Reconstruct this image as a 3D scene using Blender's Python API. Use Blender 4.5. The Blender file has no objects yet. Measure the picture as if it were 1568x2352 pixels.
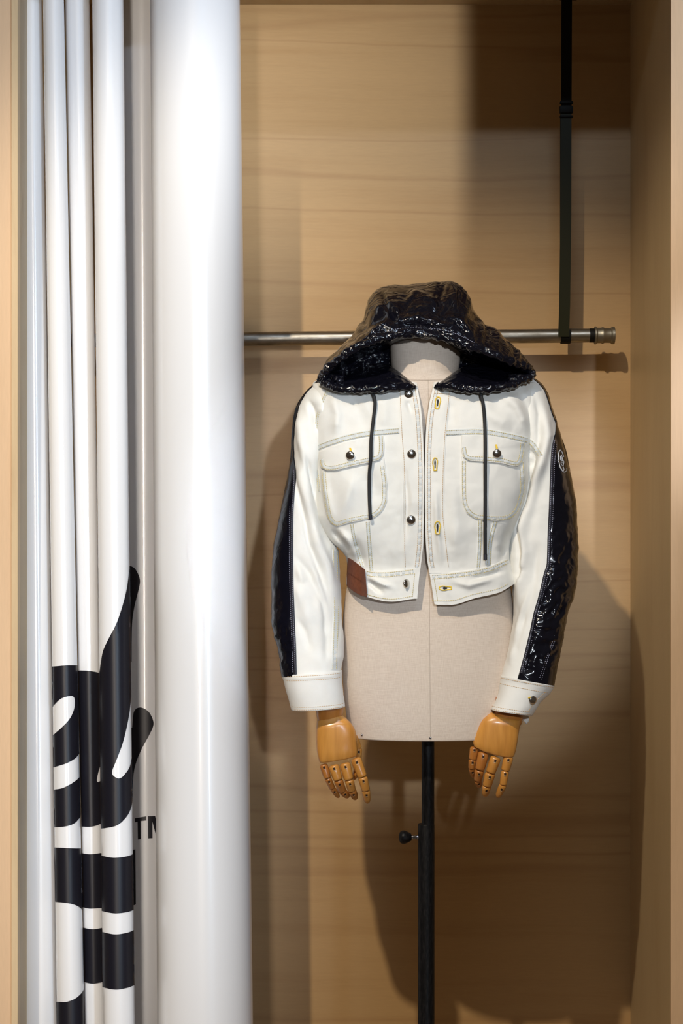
import bpy, bmesh, math, random
from mathutils import Vector, Matrix, noise
from mathutils.geometry import tessellate_polygon
C = bpy.context.scene.collection
S = bpy.context.scene
random.seed(4)
PI = math.pi

# ------------------------------------------------------------------ camera
W, H, F = 1568, 2352, 4536.0
CZ = 1.38
cam = bpy.data.cameras.new('camera'); co = bpy.data.objects.new('camera', cam); C.objects.link(co)
cam.sensor_fit = 'VERTICAL'; cam.sensor_height = 36.0; cam.lens = F / H * 36.0
cam.clip_start = 0.05; cam.clip_end = 60
co.location = (0, 0, CZ); co.rotation_euler = (PI / 2, 0, 0)
S.camera = co

# ------------------------------------------------------------------ world, lamps, exposure
S.view_settings.view_transform = 'Standard'; S.view_settings.look = 'None'
S.view_settings.gamma = 1; S.view_settings.use_curve_mapping = False
S.view_settings.exposure = -0.07
wd = bpy.data.worlds.new('room_light'); S.world = wd; wd.use_nodes = True
bg = wd.node_tree.nodes['Background']; bg.inputs[0].default_value = (1.0, 0.80, 0.58, 1); bg.inputs[1].default_value = 0.07

def aim(o, loc, to):
    o.location = loc
    o.rotation_euler = (Vector(to) - Vector(loc)).to_track_quat('-Z', 'Y').to_euler()

def spot(name, loc, to, watts, col, deg, blend, rad):
    l = bpy.data.lights.new(name, 'SPOT'); l.energy = watts; l.color = col
    l.spot_size = math.radians(deg); l.spot_blend = blend; l.shadow_soft_size = rad
    o = bpy.data.objects.new(name, l); C.objects.link(o); aim(o, loc, to); return o

def area(name, loc, to, watts, col, sx, sy):
    l = bpy.data.lights.new(name, 'AREA'); l.shape = 'RECTANGLE'; l.size = sx; l.size_y = sy
    l.energy = watts; l.color = col
    o = bpy.data.objects.new(name, l); C.objects.link(o); aim(o, loc, to); return o

spot('key_spot', (-1.20, 0.2, 4.60), (0.14, 4.1, 0.90), 720, (1.0, 0.86, 0.67), 30, 0.5, 0.05)
spot('high_side_spot', (3.2, 0.2, 2.15), (-0.12, 4.6, 2.34), 1150, (0.95, 0.97, 1.0), 12.0, 0.85, 0.26)
spot('front_spot', (0.45, -0.5, 2.0), (0.19, 3.9, 1.36), 325, (0.84, 0.92, 1.0), 13.5, 0.45, 0.05)
spot('right_panel_fill', (1.25, 0.2, 2.3), (0.88, 4.04, 1.60), 460, (0.96, 0.97, 1.0), 9.5, 1.0, 0.05)  # added fill, only brightens the right front panel
tw = area('tube_warm_fill', (-0.40, 0.3, 1.55), (-0.52, 4.2, 1.45), 2.3, (1.0, 0.88, 0.75), 0.16, 2.7)  # added warm fill, lights the recessed tube beige
tw.data.spread = math.radians(18)
ts = area('tube_side_strip', (1.0, 0.6, 1.50), (-0.52, 4.2, 1.42), 2.3, (0.60, 0.79, 1.0), 0.16, 2.7)
ts.data.spread = math.radians(21)
area('nylon_glint_area', (0.3, 1.6, 3.7), (0.1, 4.0, 1.4), 20, (0.66, 0.80, 1.0), 1.5, 0.10)  # added overhead strip, narrow for cool streak highlights on the nylon

# ------------------------------------------------------------------ helpers
def P(px, py, Y):
    return Vector(((px - 784.0) * Y / F, Y, CZ + (1176.0 - py) * Y / F))

def obj(name, bm, mats, parent=None, smooth=True, auto=False):
    me = bpy.data.meshes.new(name)
    if isinstance(bm, bmesh.types.BMesh):
        bm.to_mesh(me); bm.free()
    else:
        me.from_pydata(bm[0], [], bm[1]); me.update()
    if not isinstance(mats, (list, tuple)): mats = [mats]
    for m in mats: me.materials.append(m)
    if smooth:
        me.shade_smooth()
    if auto:
        me.set_sharp_from_angle(angle=math.radians(auto))
    o = bpy.data.objects.new(name, me); C.objects.link(o)
    if parent: o.parent = parent
    return o

def tag(o, label=None, cat=None, group=None, kind=None):
    for k, v in (('label', label), ('category', cat), ('group', group), ('kind', kind)):
        if v: o[k] = v
    return o

def thing(name, label, cat, loc=(0, 0, 0), group=None):
    o = bpy.data.objects.new(name, None); C.objects.link(o); o.location = loc
    o.empty_display_size = 0.05
    tag(o, label, cat, group); return o

def put(o, parent):          # parent keeping world coordinates
    o.parent = parent; o.matrix_parent_inverse = Matrix.Translation(-parent.location); return o

def hermite(pts):
    """smooth interpolation of rows (key, v1, v2...)"""
    ks = [p[0] for p in pts]; n = len(pts); d = len(pts[0]) - 1
    def f(k):
        if k <= ks[0]: r = list(pts[0][1:])
        elif k >= ks[-1]: r = list(pts[-1][1:])
        else:
            i = 0
            while ks[i + 1] < k: i += 1
            h = ks[i + 1] - ks[i]; t = (k - ks[i]) / h; r = []
            for c in range(1, d + 1):
                def sl(j):
                    if j == 0: return (pts[1][c] - pts[0][c]) / (ks[1] - ks[0])
                    if j == n - 1: return (pts[-1][c] - pts[-2][c]) / (ks[-1] - ks[-2])
                    a = (pts[j][c] - pts[j-1][c]) / (ks[j] - ks[j-1]); b = (pts[j+1][c] - pts[j][c]) / (ks[j+1] - ks[j])
                    return 0 if a * b <= 0 else 2 * a * b / (a + b)
                m0, m1 = sl(i), sl(i + 1); p0, p1 = pts[i][c], pts[i + 1][c]
                t2, t3 = t * t, t * t * t
                r.append((2*t3-3*t2+1)*p0 + (t3-2*t2+t)*h*m0 + (-2*t3+3*t2)*p1 + (t3-t2)*h*m1)
        return r[0] if d == 1 else r
    return f

def catmull(pts, n):
    """n points along a smooth curve through pts (any dimension, tuples)"""
    out = []; N = len(pts)
    for k in range(n):
        s = k / (n - 1) * (N - 1); i = min(int(s), N - 2); t = s - i
        p0 = pts[max(i-1, 0)]; p1 = pts[i]; p2 = pts[i+1]; p3 = pts[min(i+2, N-1)]
        out.append(tuple(0.5*((2*b)+(-a+c)*t+(2*a-5*b+4*c-d)*t*t+(-a+3*b-3*c+d)*t**3) for a, b, c, d in zip(p0, p1, p2, p3)))
    return out

def resample(pl, step):
    out = [pl[0]]; acc = 0
    for a, b in zip(pl[:-1], pl[1:]):
        L = math.dist(a, b)
        if L < 1e-9: continue
        k = step - acc
        while k <= L:
            t = k / L; out.append(tuple(x + (y - x) * t for x, y in zip(a, b))); k += step
        acc = L - (k - step)
    if math.dist(out[-1], pl[-1]) > step * .3: out.append(pl[-1])
    return out

def nz(x, y, z=0.0): return noise.noise(Vector((x, y, z)))

def fold_fn(folds):
    """folds: (polyline px, width px, depth m) ; + = ridge towards viewer"""
    segs = []
    for pl, w, a in folds:
        tot = sum(math.dist(p, q) for p, q in zip(pl[:-1], pl[1:])); acc = 0
        for p, q in zip(pl[:-1], pl[1:]):
            L = math.dist(p, q); segs.append((p, q, L, acc, tot, w, a, id(pl))); acc += L
    def f(x, y):
        best = {}
        for p, q, L, acc, tot, w, a, k in segs:
            if x < min(p[0], q[0]) - 3*w or x > max(p[0], q[0]) + 3*w or y < min(p[1], q[1]) - 3*w or y > max(p[1], q[1]) + 3*w: continue
            t = max(0, min(1, ((x-p[0])*(q[0]-p[0]) + (y-p[1])*(q[1]-p[1])) / (L*L)))
            dx = x - p[0] - t*(q[0]-p[0]); dy = y - p[1] - t*(q[1]-p[1]); d2 = dx*dx + dy*dy
            s = (acc + t*L) / tot; end = min(1, 4*s, 4*(1-s)) * .85 + .15
            v = a * math.exp(-d2/(w*w)) * end
            if k not in best or abs(v) > abs(best[k]): best[k] = v
        return sum(best.values())
    return f

def orient(bm, ref=None):
    bmesh.ops.recalc_face_normals(bm, faces=bm.faces)

# ------------------------------------------------------------------ materials
def mat(name, col, rough=0.6, metal=0.0, coat=0.0, coat_r=0.1, spec=0.5, sheen=0):
    m = bpy.data.materials.new(name); m.use_nodes = True
    b = m.node_tree.nodes['Principled BSDF']
    b.inputs['Base Color'].default_value = (*col, 1); b.inputs['Roughness'].default_value = rough
    b.inputs['Metallic'].default_value = metal; b.inputs['Coat Weight'].default_value = coat
    b.inputs['Coat Roughness'].default_value = coat_r; b.inputs['Specular IOR Level'].default_value = spec
    if sheen: b.inputs['Sheen Weight'].default_value = sheen
    return m

class NT:
    def __init__(s, m):
        s.t = m.node_tree; s.b = s.t.nodes['Principled BSDF']
    def n(s, typ, **kw):
        o = s.t.nodes.new(typ)
        for k, v in kw.items():
            if k.startswith('_'): setattr(o, k[1:], v)
            else: o.inputs[k.replace('__', ' ')].default_value = v
        return o
    def l(s, a, b): s.t.links.new(a, b)
    def coords(s, scale, loc=(0, 0, 0), rot=(0, 0, 0)):
        tc = s.n('ShaderNodeTexCoord'); mp = s.n('ShaderNodeMapping')
        mp.inputs['Scale'].default_value = scale; mp.inputs['Location'].default_value = loc; mp.inputs['Rotation'].default_value = rot
        s.l(tc.outputs['Object'], mp.inputs['Vector']); return mp.outputs['Vector']
    def noise(s, vec, scale, detail=3, rough=.5, dist=0):
        o = s.n('ShaderNodeTexNoise', Scale=scale, Detail=detail, Roughness=rough, Distortion=dist); s.l(vec, o.inputs['Vector']); return o.outputs['Fac']
    def ramp(s, fac, stops):
        r = s.n('ShaderNodeValToRGB'); e = r.color_ramp.elements
        while len(e) < len(stops): e.new(0.5)
        for el, (p, c) in zip(e, stops):
            el.position = p; el.color = (*c, 1) if len(c) == 3 else c
        s.l(fac, r.inputs['Fac']); return r.outputs['Color']
    def mix(s, fac, a, b, mode='MIX'):
        m = s.n('ShaderNodeMix', _data_type='RGBA', _blend_type=mode)
        for sock, v in ((m.inputs[0], fac), (m.inputs[6], a), (m.inputs[7], b)):
            if isinstance(v, (int, float)): sock.default_value = v
            elif isinstance(v, tuple): sock.default_value = (*v, 1)
            else: s.l(v, sock)
        return m.outputs[2]
    def bump(s, h, strength, dist):
        b = s.n('ShaderNodeBump', Strength=strength, Distance=dist); s.l(h, b.inputs['Height'])
        s.l(b.outputs['Normal'], s.b.inputs['Normal']); return b

def wood(name, horiz, base, dark, streak, amt=.55, rough=.5, strk=.34):
    m = mat(name, base, rough, coat=0.15, coat_r=.35); t = NT(m)
    sc = (0.7, 1.0, 17.0) if horiz else (11.0, 6.0, 0.9)
    v = t.coords(sc)
    warp = t.noise(t.coords((1.3, 1.3, 1.3)), 1.5, 2)
    vm = t.n('ShaderNodeVectorMath', _operation='MULTIPLY_ADD')
    cx = t.n('ShaderNodeCombineXYZ'); t.l(warp, cx.inputs[2 if horiz else 0])
    t.l(cx.outputs[0], vm.inputs[0]); vm.inputs[1].default_value = (.55, .55, .55); t.l(v, vm.inputs[2])
    f = t.noise(vm.outputs[0], 1.3, 6, .62, .2)
    c1 = t.ramp(f, [(.30, dark), (.50, base), (.72, tuple(min(1, x*1.08) for x in base))])
    c1 = t.mix(amt, base, c1)
    s2 = t.noise(vm.outputs[0], .55, 2, .4, .1)
    msk = t.ramp(s2, [(.475, (0, 0, 0)), (.50, (1, 1, 1)), (.525, (0, 0, 0))])
    mm = t.n('ShaderNodeMath', _operation='MULTIPLY'); t.l(msk, mm.inputs[0]); mm.inputs[1].default_value = strk
    c2 = t.mix(mm.outputs[0], c1, streak)
    fine = t.noise(t.coords((30, 30, 260) if horiz else (260, 260, 30)), 1.0, 2)
    c3 = t.mix(.10, c2, t.ramp(fine, [(.3, (.5, .5, .5)), (.7, (1, 1, 1))]), 'MULTIPLY')
    t.l(c3, t.b.inputs['Base Color'])
    t.bump(fine, .08, .001)
    return m

M = {}
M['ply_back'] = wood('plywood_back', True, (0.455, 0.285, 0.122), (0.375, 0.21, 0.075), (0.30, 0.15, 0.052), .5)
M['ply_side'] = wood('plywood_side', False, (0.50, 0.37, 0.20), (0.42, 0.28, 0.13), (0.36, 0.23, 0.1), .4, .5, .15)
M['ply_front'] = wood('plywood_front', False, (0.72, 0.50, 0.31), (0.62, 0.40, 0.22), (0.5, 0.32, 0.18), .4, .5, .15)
M['ply_edge'] = wood('plywood_edge', False, (0.66, 0.50, 0.30), (0.52, 0.36, 0.19), (0.4, 0.25, 0.12), .5, .6, .2)
M['floor'] = wood('floor_boards', True, (0.42, 0.30, 0.19), (0.3, 0.2, 0.12), (0.2, 0.13, 0.08), .5)

def mk_tube():
    m = mat('white_vinyl', (0.80, 0.82, 0.86), .28, coat=.5, coat_r=.08); t = NT(m)
    t.bump(t.noise(t.coords((1, 1, .15)), 3.0, 2), .05, .004); return m
M['tube'] = mk_tube()
M['print'] = mat('black_print', (0.008, 0.008, 0.014), .38, spec=.3)

def mk_denim(name, col, b=.25):
    m = mat(name, col, .82, sheen=.15, spec=.3); t = NT(m)
    n1 = t.noise(t.coords((1, 1, 1)), 14, 4, .6)
    c = t.mix(.5, col, t.ramp(n1, [(.3, tuple(x*.90 for x in col)), (.65, tuple(min(1, x*1.04) for x in col))]))
    t.l(c, t.b.inputs['Base Color'])
    w = t.n('ShaderNodeTexWave', Scale=520.0, Distortion=1.0); t.l(t.coords((1, 1, 1), rot=(0, .8, 0)), w.inputs['Vector'])
    n2 = t.noise(t.coords((1, 1, 1)), 60, 4, .6)
    ad = t.n('ShaderNodeMath', _operation='MULTIPLY_ADD'); t.l(n2, ad.inputs[0]); ad.inputs[1].default_value = 4.0; t.l(w.outputs['Fac'], ad.inputs[2])
    t.bump(ad.outputs[0], b, .0006); return m
M['denim'] = mk_denim('white_denim', (0.80, 0.79, 0.75))
M['seam'] = mk_denim('washed_seam_denim', (0.735, 0.765, 0.77), .5)
M['stitch'] = mat('yellow_thread', (0.60, 0.47, 0.12), .7)
M['stitch2'] = mat('tan_thread', (0.62, 0.40, 0.18), .7)
M['gold'] = mat('bright_yellow_thread', (0.80, 0.55, 0.05), .6)
M['wthread'] = mat('pale_thread', (0.42, 0.42, 0.55), .6)

def mk_nylon(name, b, rough=.12, sc=18):
    m = mat(name, (0.004, 0.004, 0.0075), rough, coat=.35, coat_r=.05, spec=.5); t = NT(m); t.b.inputs['IOR'].default_value = 1.34; t.b.inputs['Coat IOR'].default_value = 1.42
    v = t.coords((1, 1, 1))
    n1 = t.noise(v, sc, 2, .5, 1.0); n2 = t.noise(v, sc*2.6, 2, .5, .8)
    r1 = t.ramp(n1, [(.40, (0, 0, 0)), (.5, (1, 1, 1)), (.60, (0, 0, 0))])
    ad = t.n('ShaderNodeMath', _operation='MULTIPLY_ADD'); t.l(n2, ad.inputs[0]); ad.inputs[1].default_value = .5; t.l(r1, ad.inputs[2])
    t.bump(ad.outputs[0], b, .005); return m
M['nylon'] = mk_nylon('glossy_black_nylon', .5)
M['nylon_smooth'] = mk_nylon('glossy_black_nylon_flat', .10, .2)
for k_, v_ in (('Specular IOR Level', .12), ('Coat Weight', .05)): M['nylon_smooth'].node_tree.nodes['Principled BSDF'].inputs[k_].default_value = v_
M['nylon_stripe'] = mk_nylon('glossy_black_nylon_stripe', .20, .17, 14)
M['trim'] = mat('matte_black_tape', (0.012, 0.012, 0.022), .6)
M['cord'] = mat('black_cord', (0.012, 0.012, 0.014), .75)

def mk_linen():
    m = mat('linen_cover', (0.60, 0.50, 0.41), .9, spec=.2); t = NT(m)
    a = t.noise(t.coords((60, 60, 1500)), 1, 2); b = t.noise(t.coords((1500, 1500, 60)), 1, 2)
    ad = t.n('ShaderNodeMath', _operation='ADD'); t.l(a, ad.inputs[0]); t.l(b, ad.inputs[1])
    hf = t.n('ShaderNodeMath', _operation='MULTIPLY'); t.l(ad.outputs[0], hf.inputs[0]); hf.inputs[1].default_value = .5
    c = t.ramp(hf.outputs[0], [(.35, (0.58, 0.475, 0.39)), (.6, (0.70, 0.60, 0.51))])
    t.l(c, t.b.inputs['Base Color']); t.bump(hf.outputs[0], .3, .0006); return m
M['linen'] = mk_linen()

def mk_hand(name, base, dk):
    m = mat(name, base, .35, coat=.5, coat_r=.18); t = NT(m)
    n1 = t.noise(t.coords((55, 30, 6)), 1, 4, .6, .4)
    t.l(t.ramp(n1, [(.3, dk), (.6, base), (.8, tuple(min(1, x*1.1) for x in base))]), t.b.inputs['Base Color']); return m
M['hand'] = mk_hand('varnished_hand_wood', (0.66, 0.30, 0.060), (0.50, 0.205, 0.035))
M['hand_dark'] = mk_hand('darker_joint_wood', (0.50, 0.19, 0.035), (0.36, 0.12, 0.02))
M['slot'] = mat('dark_slot', (0.03, 0.012, 0.004), .8)
M['steel'] = mat('polished_button_metal', (0.62, 0.60, 0.58), .16, 1.0)
M['pin'] = mat('steel_pin', (0.35, 0.35, 0.38), .25, 1.0)

def mk_pipe():
    m = mat('galvanised_pipe', (0.30, 0.26, 0.19), .36, 1.0); t = NT(m)
    n1 = t.noise(t.coords((14, 40, 40)), 1, 4, .6)
    t.l(t.ramp(n1, [(.3, (0.17, 0.155, 0.13)), (.6, (0.38, 0.355, 0.31))]), t.b.inputs['Base Color'])
    t.l(t.ramp(n1, [(.3, (.5, .5, .5)), (.7, (.3, .3, .3))]), t.b.inputs['Roughness']); return m
M['pipe'] = mk_pipe()
M['fitting'] = mat('cast_fitting', (0.26, 0.235, 0.18), .45, .9)
M['strap'] = mat('black_webbing', (0.004, 0.004, 0.003), .6, spec=.2)
M['strap_sheen'] = mat('webbing_sheen_tint', (0.014, 0.014, 0.003), .45, spec=.2)  # greenish sheen of the front webbing put into its base colour
def mk_pole():
    m = mat('black_painted_steel', (0.004, 0.004, 0.005), .42); t = NT(m)
    n1 = t.noise(t.coords((6, 6, 1)), 60, 4, .7)
    t.l(t.ramp(n1, [(.45, (.004, .004, .005)), (.75, (.02, .019, .02))]), t.b.inputs['Base Color']); return m
M['pole'] = mk_pole(); M['pole'].node_tree.nodes['Principled BSDF'].inputs['Specular IOR Level'].default_value = .2
def mk_leather():
    m = mat('tan_leather', (0.26, 0.065, 0.018), .55); t = NT(m)
    n1 = t.noise(t.coords((1, 1, 1)), 160, 4, .6)
    t.l(t.ramp(n1, [(.3, (0.115, 0.027, 0.007)), (.7, (0.175, 0.048, 0.015))]), t.b.inputs['Base Color']); t.bump(n1, .2, .0005); return m
M['leather'] = mk_leather()
M['leather_press'] = mat('pressed_leather_mark', (0.06, 0.012, 0.004), .7)
M['emblem'] = mat('white_embroidery', (0.62, 0.64, 0.68), .7)

# ------------------------------------------------------------------ the niche
YB, YF = 4.60, 4.045
XR, XL = 0.6725, -0.665
ZC, ZH = 2.562, 2.535
def box(x0, x1, y0, y1, z0, z1, bev=0.0):
    bm = bmesh.new()
    v = [bm.verts.new((x, y, z)) for x in (x0, x1) for y in (y0, y1) for z in (z0, z1)]
    for f in ((0,1,3,2),(4,6,7,5),(0,4,5,1),(2,3,7,6),(0,2,6,4),(1,5,7,3)): bm.faces.new([v[i] for i in f])
    bmesh.ops.recalc_face_normals(bm, faces=bm.faces)
    if bev: bmesh.ops.bevel(bm, geom=bm.edges[:], offset=bev, segments=2, affect='EDGES', profile=.5)
    return bm
def struct(name, bm, m):
    o = obj(name, bm, m, smooth=False); o['kind'] = 'structure'; return o
struct('floor', box(-2.6, 2.6, -1.2, 4.9, -0.1, 0.0), M['floor'])
struct('wall_back', box(XL - .02, XR + .02, YB, YB + .03, 0.0, ZC + .03), M['ply_back'])
struct('wall_right', box(XR, XR + .022, YF, YB, 0.0, ZC), M['ply_side'])
struct('wall_left', box(XL - .022, XL, YF + .012, YB, 0.0, ZC), M['ply_side'])
struct('ceiling', box(XL - .02, XR + .02, YF + .002, YB, ZC, ZC + .03), M['ply_side'])
struct('trim_1', box(XL - .022, XR + .022, YF - .012, YF + .002, ZH, ZC + .5, .001), M['ply_edge'])       # header board over the niche
struct('wall_front_right', box(XR, XR + 1.6, YF - .012, YF - .0005, 0.0, ZC + .5, .0006), M['ply_front'])
struct('wall_front_left', box(-2.3, -.6716, YF - .018, YF + .006, 0.0, ZC + .5, .001), M['ply_front'])
struct('trim_2', box(-.6716, -.6585, YF - .026, YF + .004, 0.0, ZC + .5, .0008), M['ply_edge'])

# ------------------------------------------------------------------ vinyl tubes with print
class Tube:
    def __init__(s, Yc, t, b):
        s.Y = Yc; s.t = t; s.b = b
    def lr(s, py):
        k = py / 2352.0
        return s.t[0] + (s.b[0]-s.t[0])*k, s.t[1] + (s.b[1]-s.t[1])*k
    def front(s, px, py, off=0):
        a = (px-784.0)/F; Y = s.Y
        for _ in range(4):
            q = 1176 - (1176-py)*Y/s.Y           # row of the axis plane at the same height
            l, r = s.lr(q); Xc = ((l+r)/2-784)*s.Y/F; R = (r-l)/2*s.Y/F
            A = a*a+1; B = -2*(a*Xc+s.Y); D = B*B-4*A*(Xc*Xc+s.Y*s.Y-R*R)
            Y = (-B-math.sqrt(max(0, D)))/(2*A)
        z = CZ + (1176-py)*Y/F; X = a*Y
        d = Vector((X-Xc, Y-s.Y, 0)); d.normalize()
        return Vector((Xc, s.Y, z)) + d*(R+off)
    def mesh(s):
        bm = bmesh.new(); rings = []
        n = 64
        for z in [0.002] + [0.1*i for i in range(1, 26)] + [2.55]:
            py = 1176 - (z-CZ)*F/s.Y; l, r = s.lr(py); xc = ((l+r)/2-784)*s.Y/F; R = (r-l)/2*s.Y/F
            rings.append([bm.verts.new((xc+R*math.cos(2*PI*i/n), s.Y+R*math.sin(2*PI*i/n), z)) for i in range(n)])
        for a, b in zip(rings[:-1], rings[1:]):
            for i in range(n): bm.faces.new((a[i], a[(i+1)%n], b[(i+1)%n], b[i]))
        top = [bm.verts.new((v.co.x*.9 + .1*sum(q.co.x for q in rings[-1])/n, v.co.y*.9 + .1*s.Y, v.co.z)) for v in rings[-1]]
        for i in range(n): bm.faces.new((rings[-1][i], rings[-1][(i+1)%n], top[(i+1)%n], top[i]))
        bm.faces.new(top); bm.faces.new(list(reversed(rings[0])))
        return bm
    def decal(s, poly, parent, name='printed_graphic', m=None, smooth=True):
        if smooth:
            pass
        bm = bmesh.new(); vs = [bm.verts.new((x, y, 0)) for x, y in poly]
        for tri in tessellate_polygon([[Vector((x, y, 0)) for x, y in poly]]): bm.faces.new([vs[i] for i in tri])
        x0 = min(p[0] for p in poly); x1 = max(p[0] for p in poly); y0 = min(p[1] for p in poly); y1 = max(p[1] for p in poly)
        x = x0 + 2.5
        while x < x1:
            bmesh.ops.bisect_plane(bm, geom=bm.verts[:]+bm.edges[:]+bm.faces[:], plane_co=(x, 0, 0), plane_no=(1, 0, 0), dist=1e-4); x += 2.5
        y = y0 + 40
        while y < y1:
            bmesh.ops.bisect_plane(bm, geom=bm.verts[:]+bm.edges[:]+bm.faces[:], plane_co=(0, y, 0), plane_no=(0, 1, 0), dist=1e-4); y += 40
        for v in bm.verts: v.co = s.front(v.co.x, v.co.y, .0006)
        bmesh.ops.recalc_face_normals(bm, faces=bm.faces)
        o = obj(name, bm, m or M['print'])
        if sum(p.normal.y for p in o.data.polygons) > 0: o.data.flip_normals()
        put(o, parent); return o

def sm(pts, n=None):     # smooth open curve for outlines
    return catmull(pts, n or (len(pts)-1)*5+1)

TA = Tube(4.205, (49, 96), (50, 133)); TB = Tube(4.17, (99, 146.5), (131, 194)); TC = Tube(4.20, (150, 205), (195, 242))
TD = Tube(4.125, (212, 283), (237, 309)); TE = Tube(4.38, (262, 392), (276, 402)); TF = Tube(4.145, (345, 550.5), (361.5, 581))
tubes = []
for T, nm, lab in ((TA, 'vinyl_tube', 'plain white rolled vinyl tube against the left plywood edge, leftmost of the tubes'),
                   (TB, 'vinyl_tube', 'slim white tube with black leaf-shaped cutout print, second from the left plywood edge'),
                   (TC, 'vinyl_tube', 'narrow white tube with black bands, set back between two other printed tubes'),
                   (TD, 'vinyl_tube', 'slim white tube with the tall black swoosh, in front of the shaded tube'),
                   (TE, 'vinyl_tube', 'shaded beige tube bearing the letters TM, behind the widest white tube'),
                   (TF, 'vinyl_tube', 'widest plain white tube, standing next to the mannequin')):
    l, r = T.lr(1176 + CZ*F/T.Y)
    th = thing(nm, lab, 'tube', (((l+r)/2-784)*T.Y/F, T.Y, 0))
    sh = obj('tube_wall', T.mesh(), M['tube'], auto=40); put(sh, th); tubes.append(th)
tA, tB, tC, tD, tE, tF = tubes

def band(T, th, xl, xr, top, bot, n=14):
    """ring band; top/bot lists (px,py)"""
    ft = hermite(top); fb = hermite(bot)
    xs = [xl + (xr-xl)*i/n for i in range(n+1)]
    T.decal([(x, ft(x)) for x in xs] + [(x, fb(x)) for x in reversed(xs)], th)
# B
leaf = sm([(115, 1627), (123.6, 1620.5), (138, 1606), (153, 1600), (166, 1599), (171, 1607), (169.5, 1629), (159, 1652), (141.6, 1671), (125.5, 1685.5), (112, 1698)])
up = [(112, 1531.5), (121.5, 1531), (153, 1528), (181.8, 1528), (190, 1529)]
TB.decal(up + [(190, 1690)] + sm([(190, 1718), (183.7, 1728), (172, 1742), (153, 1753), (126, 1761.7), (112, 1765)]) + list(reversed(leaf)), tB)
TB.decal(sm([(114, 1815), (126.3, 1813.3), (145, 1809.5), (168, 1797), (185.6, 1782), (194, 1770)]) + sm([(196, 1855), (187.5, 1871), (172, 1890), (153, 1897.6), (128, 1900), (116, 1901)]), tB)
TB.decal([(118, 1946.5), (135, 1946.6), (160, 1948), (175, 1948.6), (196, 1948.5)] + [(197, 2112), (194, 2112)] + sm([(192.5, 2106), (187.5, 2089), (172, 2078.6), (153, 2074), (131, 2071.7), (120, 2071)]), tB)
TB.decal(sm([(122, 2301), (136, 2301), (153, 2301), (172, 2293.7), (187.5, 2280), (195, 2267), (199, 2257)]) + [(200, 2430), (124, 2430)], tB)
# C
TC.decal([(178, 1541), (185, 1540), (200, 1540.5), (218, 1543), (231, 1546.6), (242, 1551)] + [(242, 1740)] +
         sm([(236, 1748), (232, 1755), (227.7, 1765), (222, 1789.6), (224.5, 1796.5), (231.5, 1793), (242, 1789)]) + sm([(244, 1884), (234, 1890), (222, 1896), (207, 1899), (188, 1898.7)]), tC)
band(TC, tC, 184, 244, [(184, 1959), (207, 1962), (244, 1957)], [(184, 2082), (207, 2087), (244, 2084)])
band(TC, tC, 186, 244, [(186, 2129.5), (213, 2134), (244, 2129)], [(186, 2254), (213, 2259), (244, 2254)])
# D
TD.decal(sm([(299.5, 1298), (297.7, 1302), (291, 1349.5), (283, 1384), (268, 1430), (249, 1468), (237, 1495), (231.5, 1525), (229, 1545)]) +
         [(229, 1700), (231, 1903.5), (235, 1903)] + sm([(240, 1902.5), (268, 1896), (287, 1880), (298.5, 1861), (303.5, 1838), (305, 1800)]) + [(306, 1745)] +
         sm([(301.6, 1742), (296.6, 1763), (283, 1782), (272, 1788), (260, 1781), (258, 1770), (268, 1744), (283, 1702), (295, 1648), (300.2, 1606), (302, 1580)]) + [(303, 1560), (302, 1310)], tD)
band(TD, tD, 231, 312, [(231, 1965), (262, 1970), (290, 1967), (312, 1959)], [(231, 2092), (266, 2098), (292, 2095), (312, 2088)])
band(TD, tD, 233, 312, [(233, 2140), (266, 2146), (292, 2142), (312, 2134)], [(233, 2267), (266, 2273), (292, 2269), (312, 2261)])
# E
TE.decal([(280, 1300), (298.5, 1300)] + sm([(303, 1301), (310, 1306), (317.6, 1319), (321.5, 1333), (319.5, 1349.5), (310, 1388), (306, 1411), (303.5, 1434), (302.5, 1480)]) + [(302.5, 1520), (280, 1520)], tE)
TE.decal(sm([(304, 1671), (306, 1644), (308, 1634), (314, 1627), (325, 1625), (340.6, 1634), (350.5, 1652), (351.5, 1668), (340.6, 1692), (325, 1721), (314, 1747.5), (308, 1770.5), (305.4, 1801), (304.5, 1830)]) + [(296, 1830), (296, 1671)], tE)
TE.decal([(300, 1953), (305.7, 1952), (311, 1950.5), (312, 2077), (306.5, 2080), (300, 2081)], tE)
TE.decal([(309.5, 1879.3), (336, 1874.8), (336, 1884.4), (323, 1885.7), (323.3, 1927), (316.7, 1928), (316, 1887), (310, 1889)], tE, 'printed_letter')
TE.decal([(339.3, 1874.8), (356, 1874.5), (362.5, 1904), (369, 1873), (384, 1872), (384, 1923), (375, 1923.5), (375, 1890), (364, 1925), (359.5, 1925), (349.7, 1887), (350, 1925), (340, 1925.6)], tE, 'printed_letter')

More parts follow.
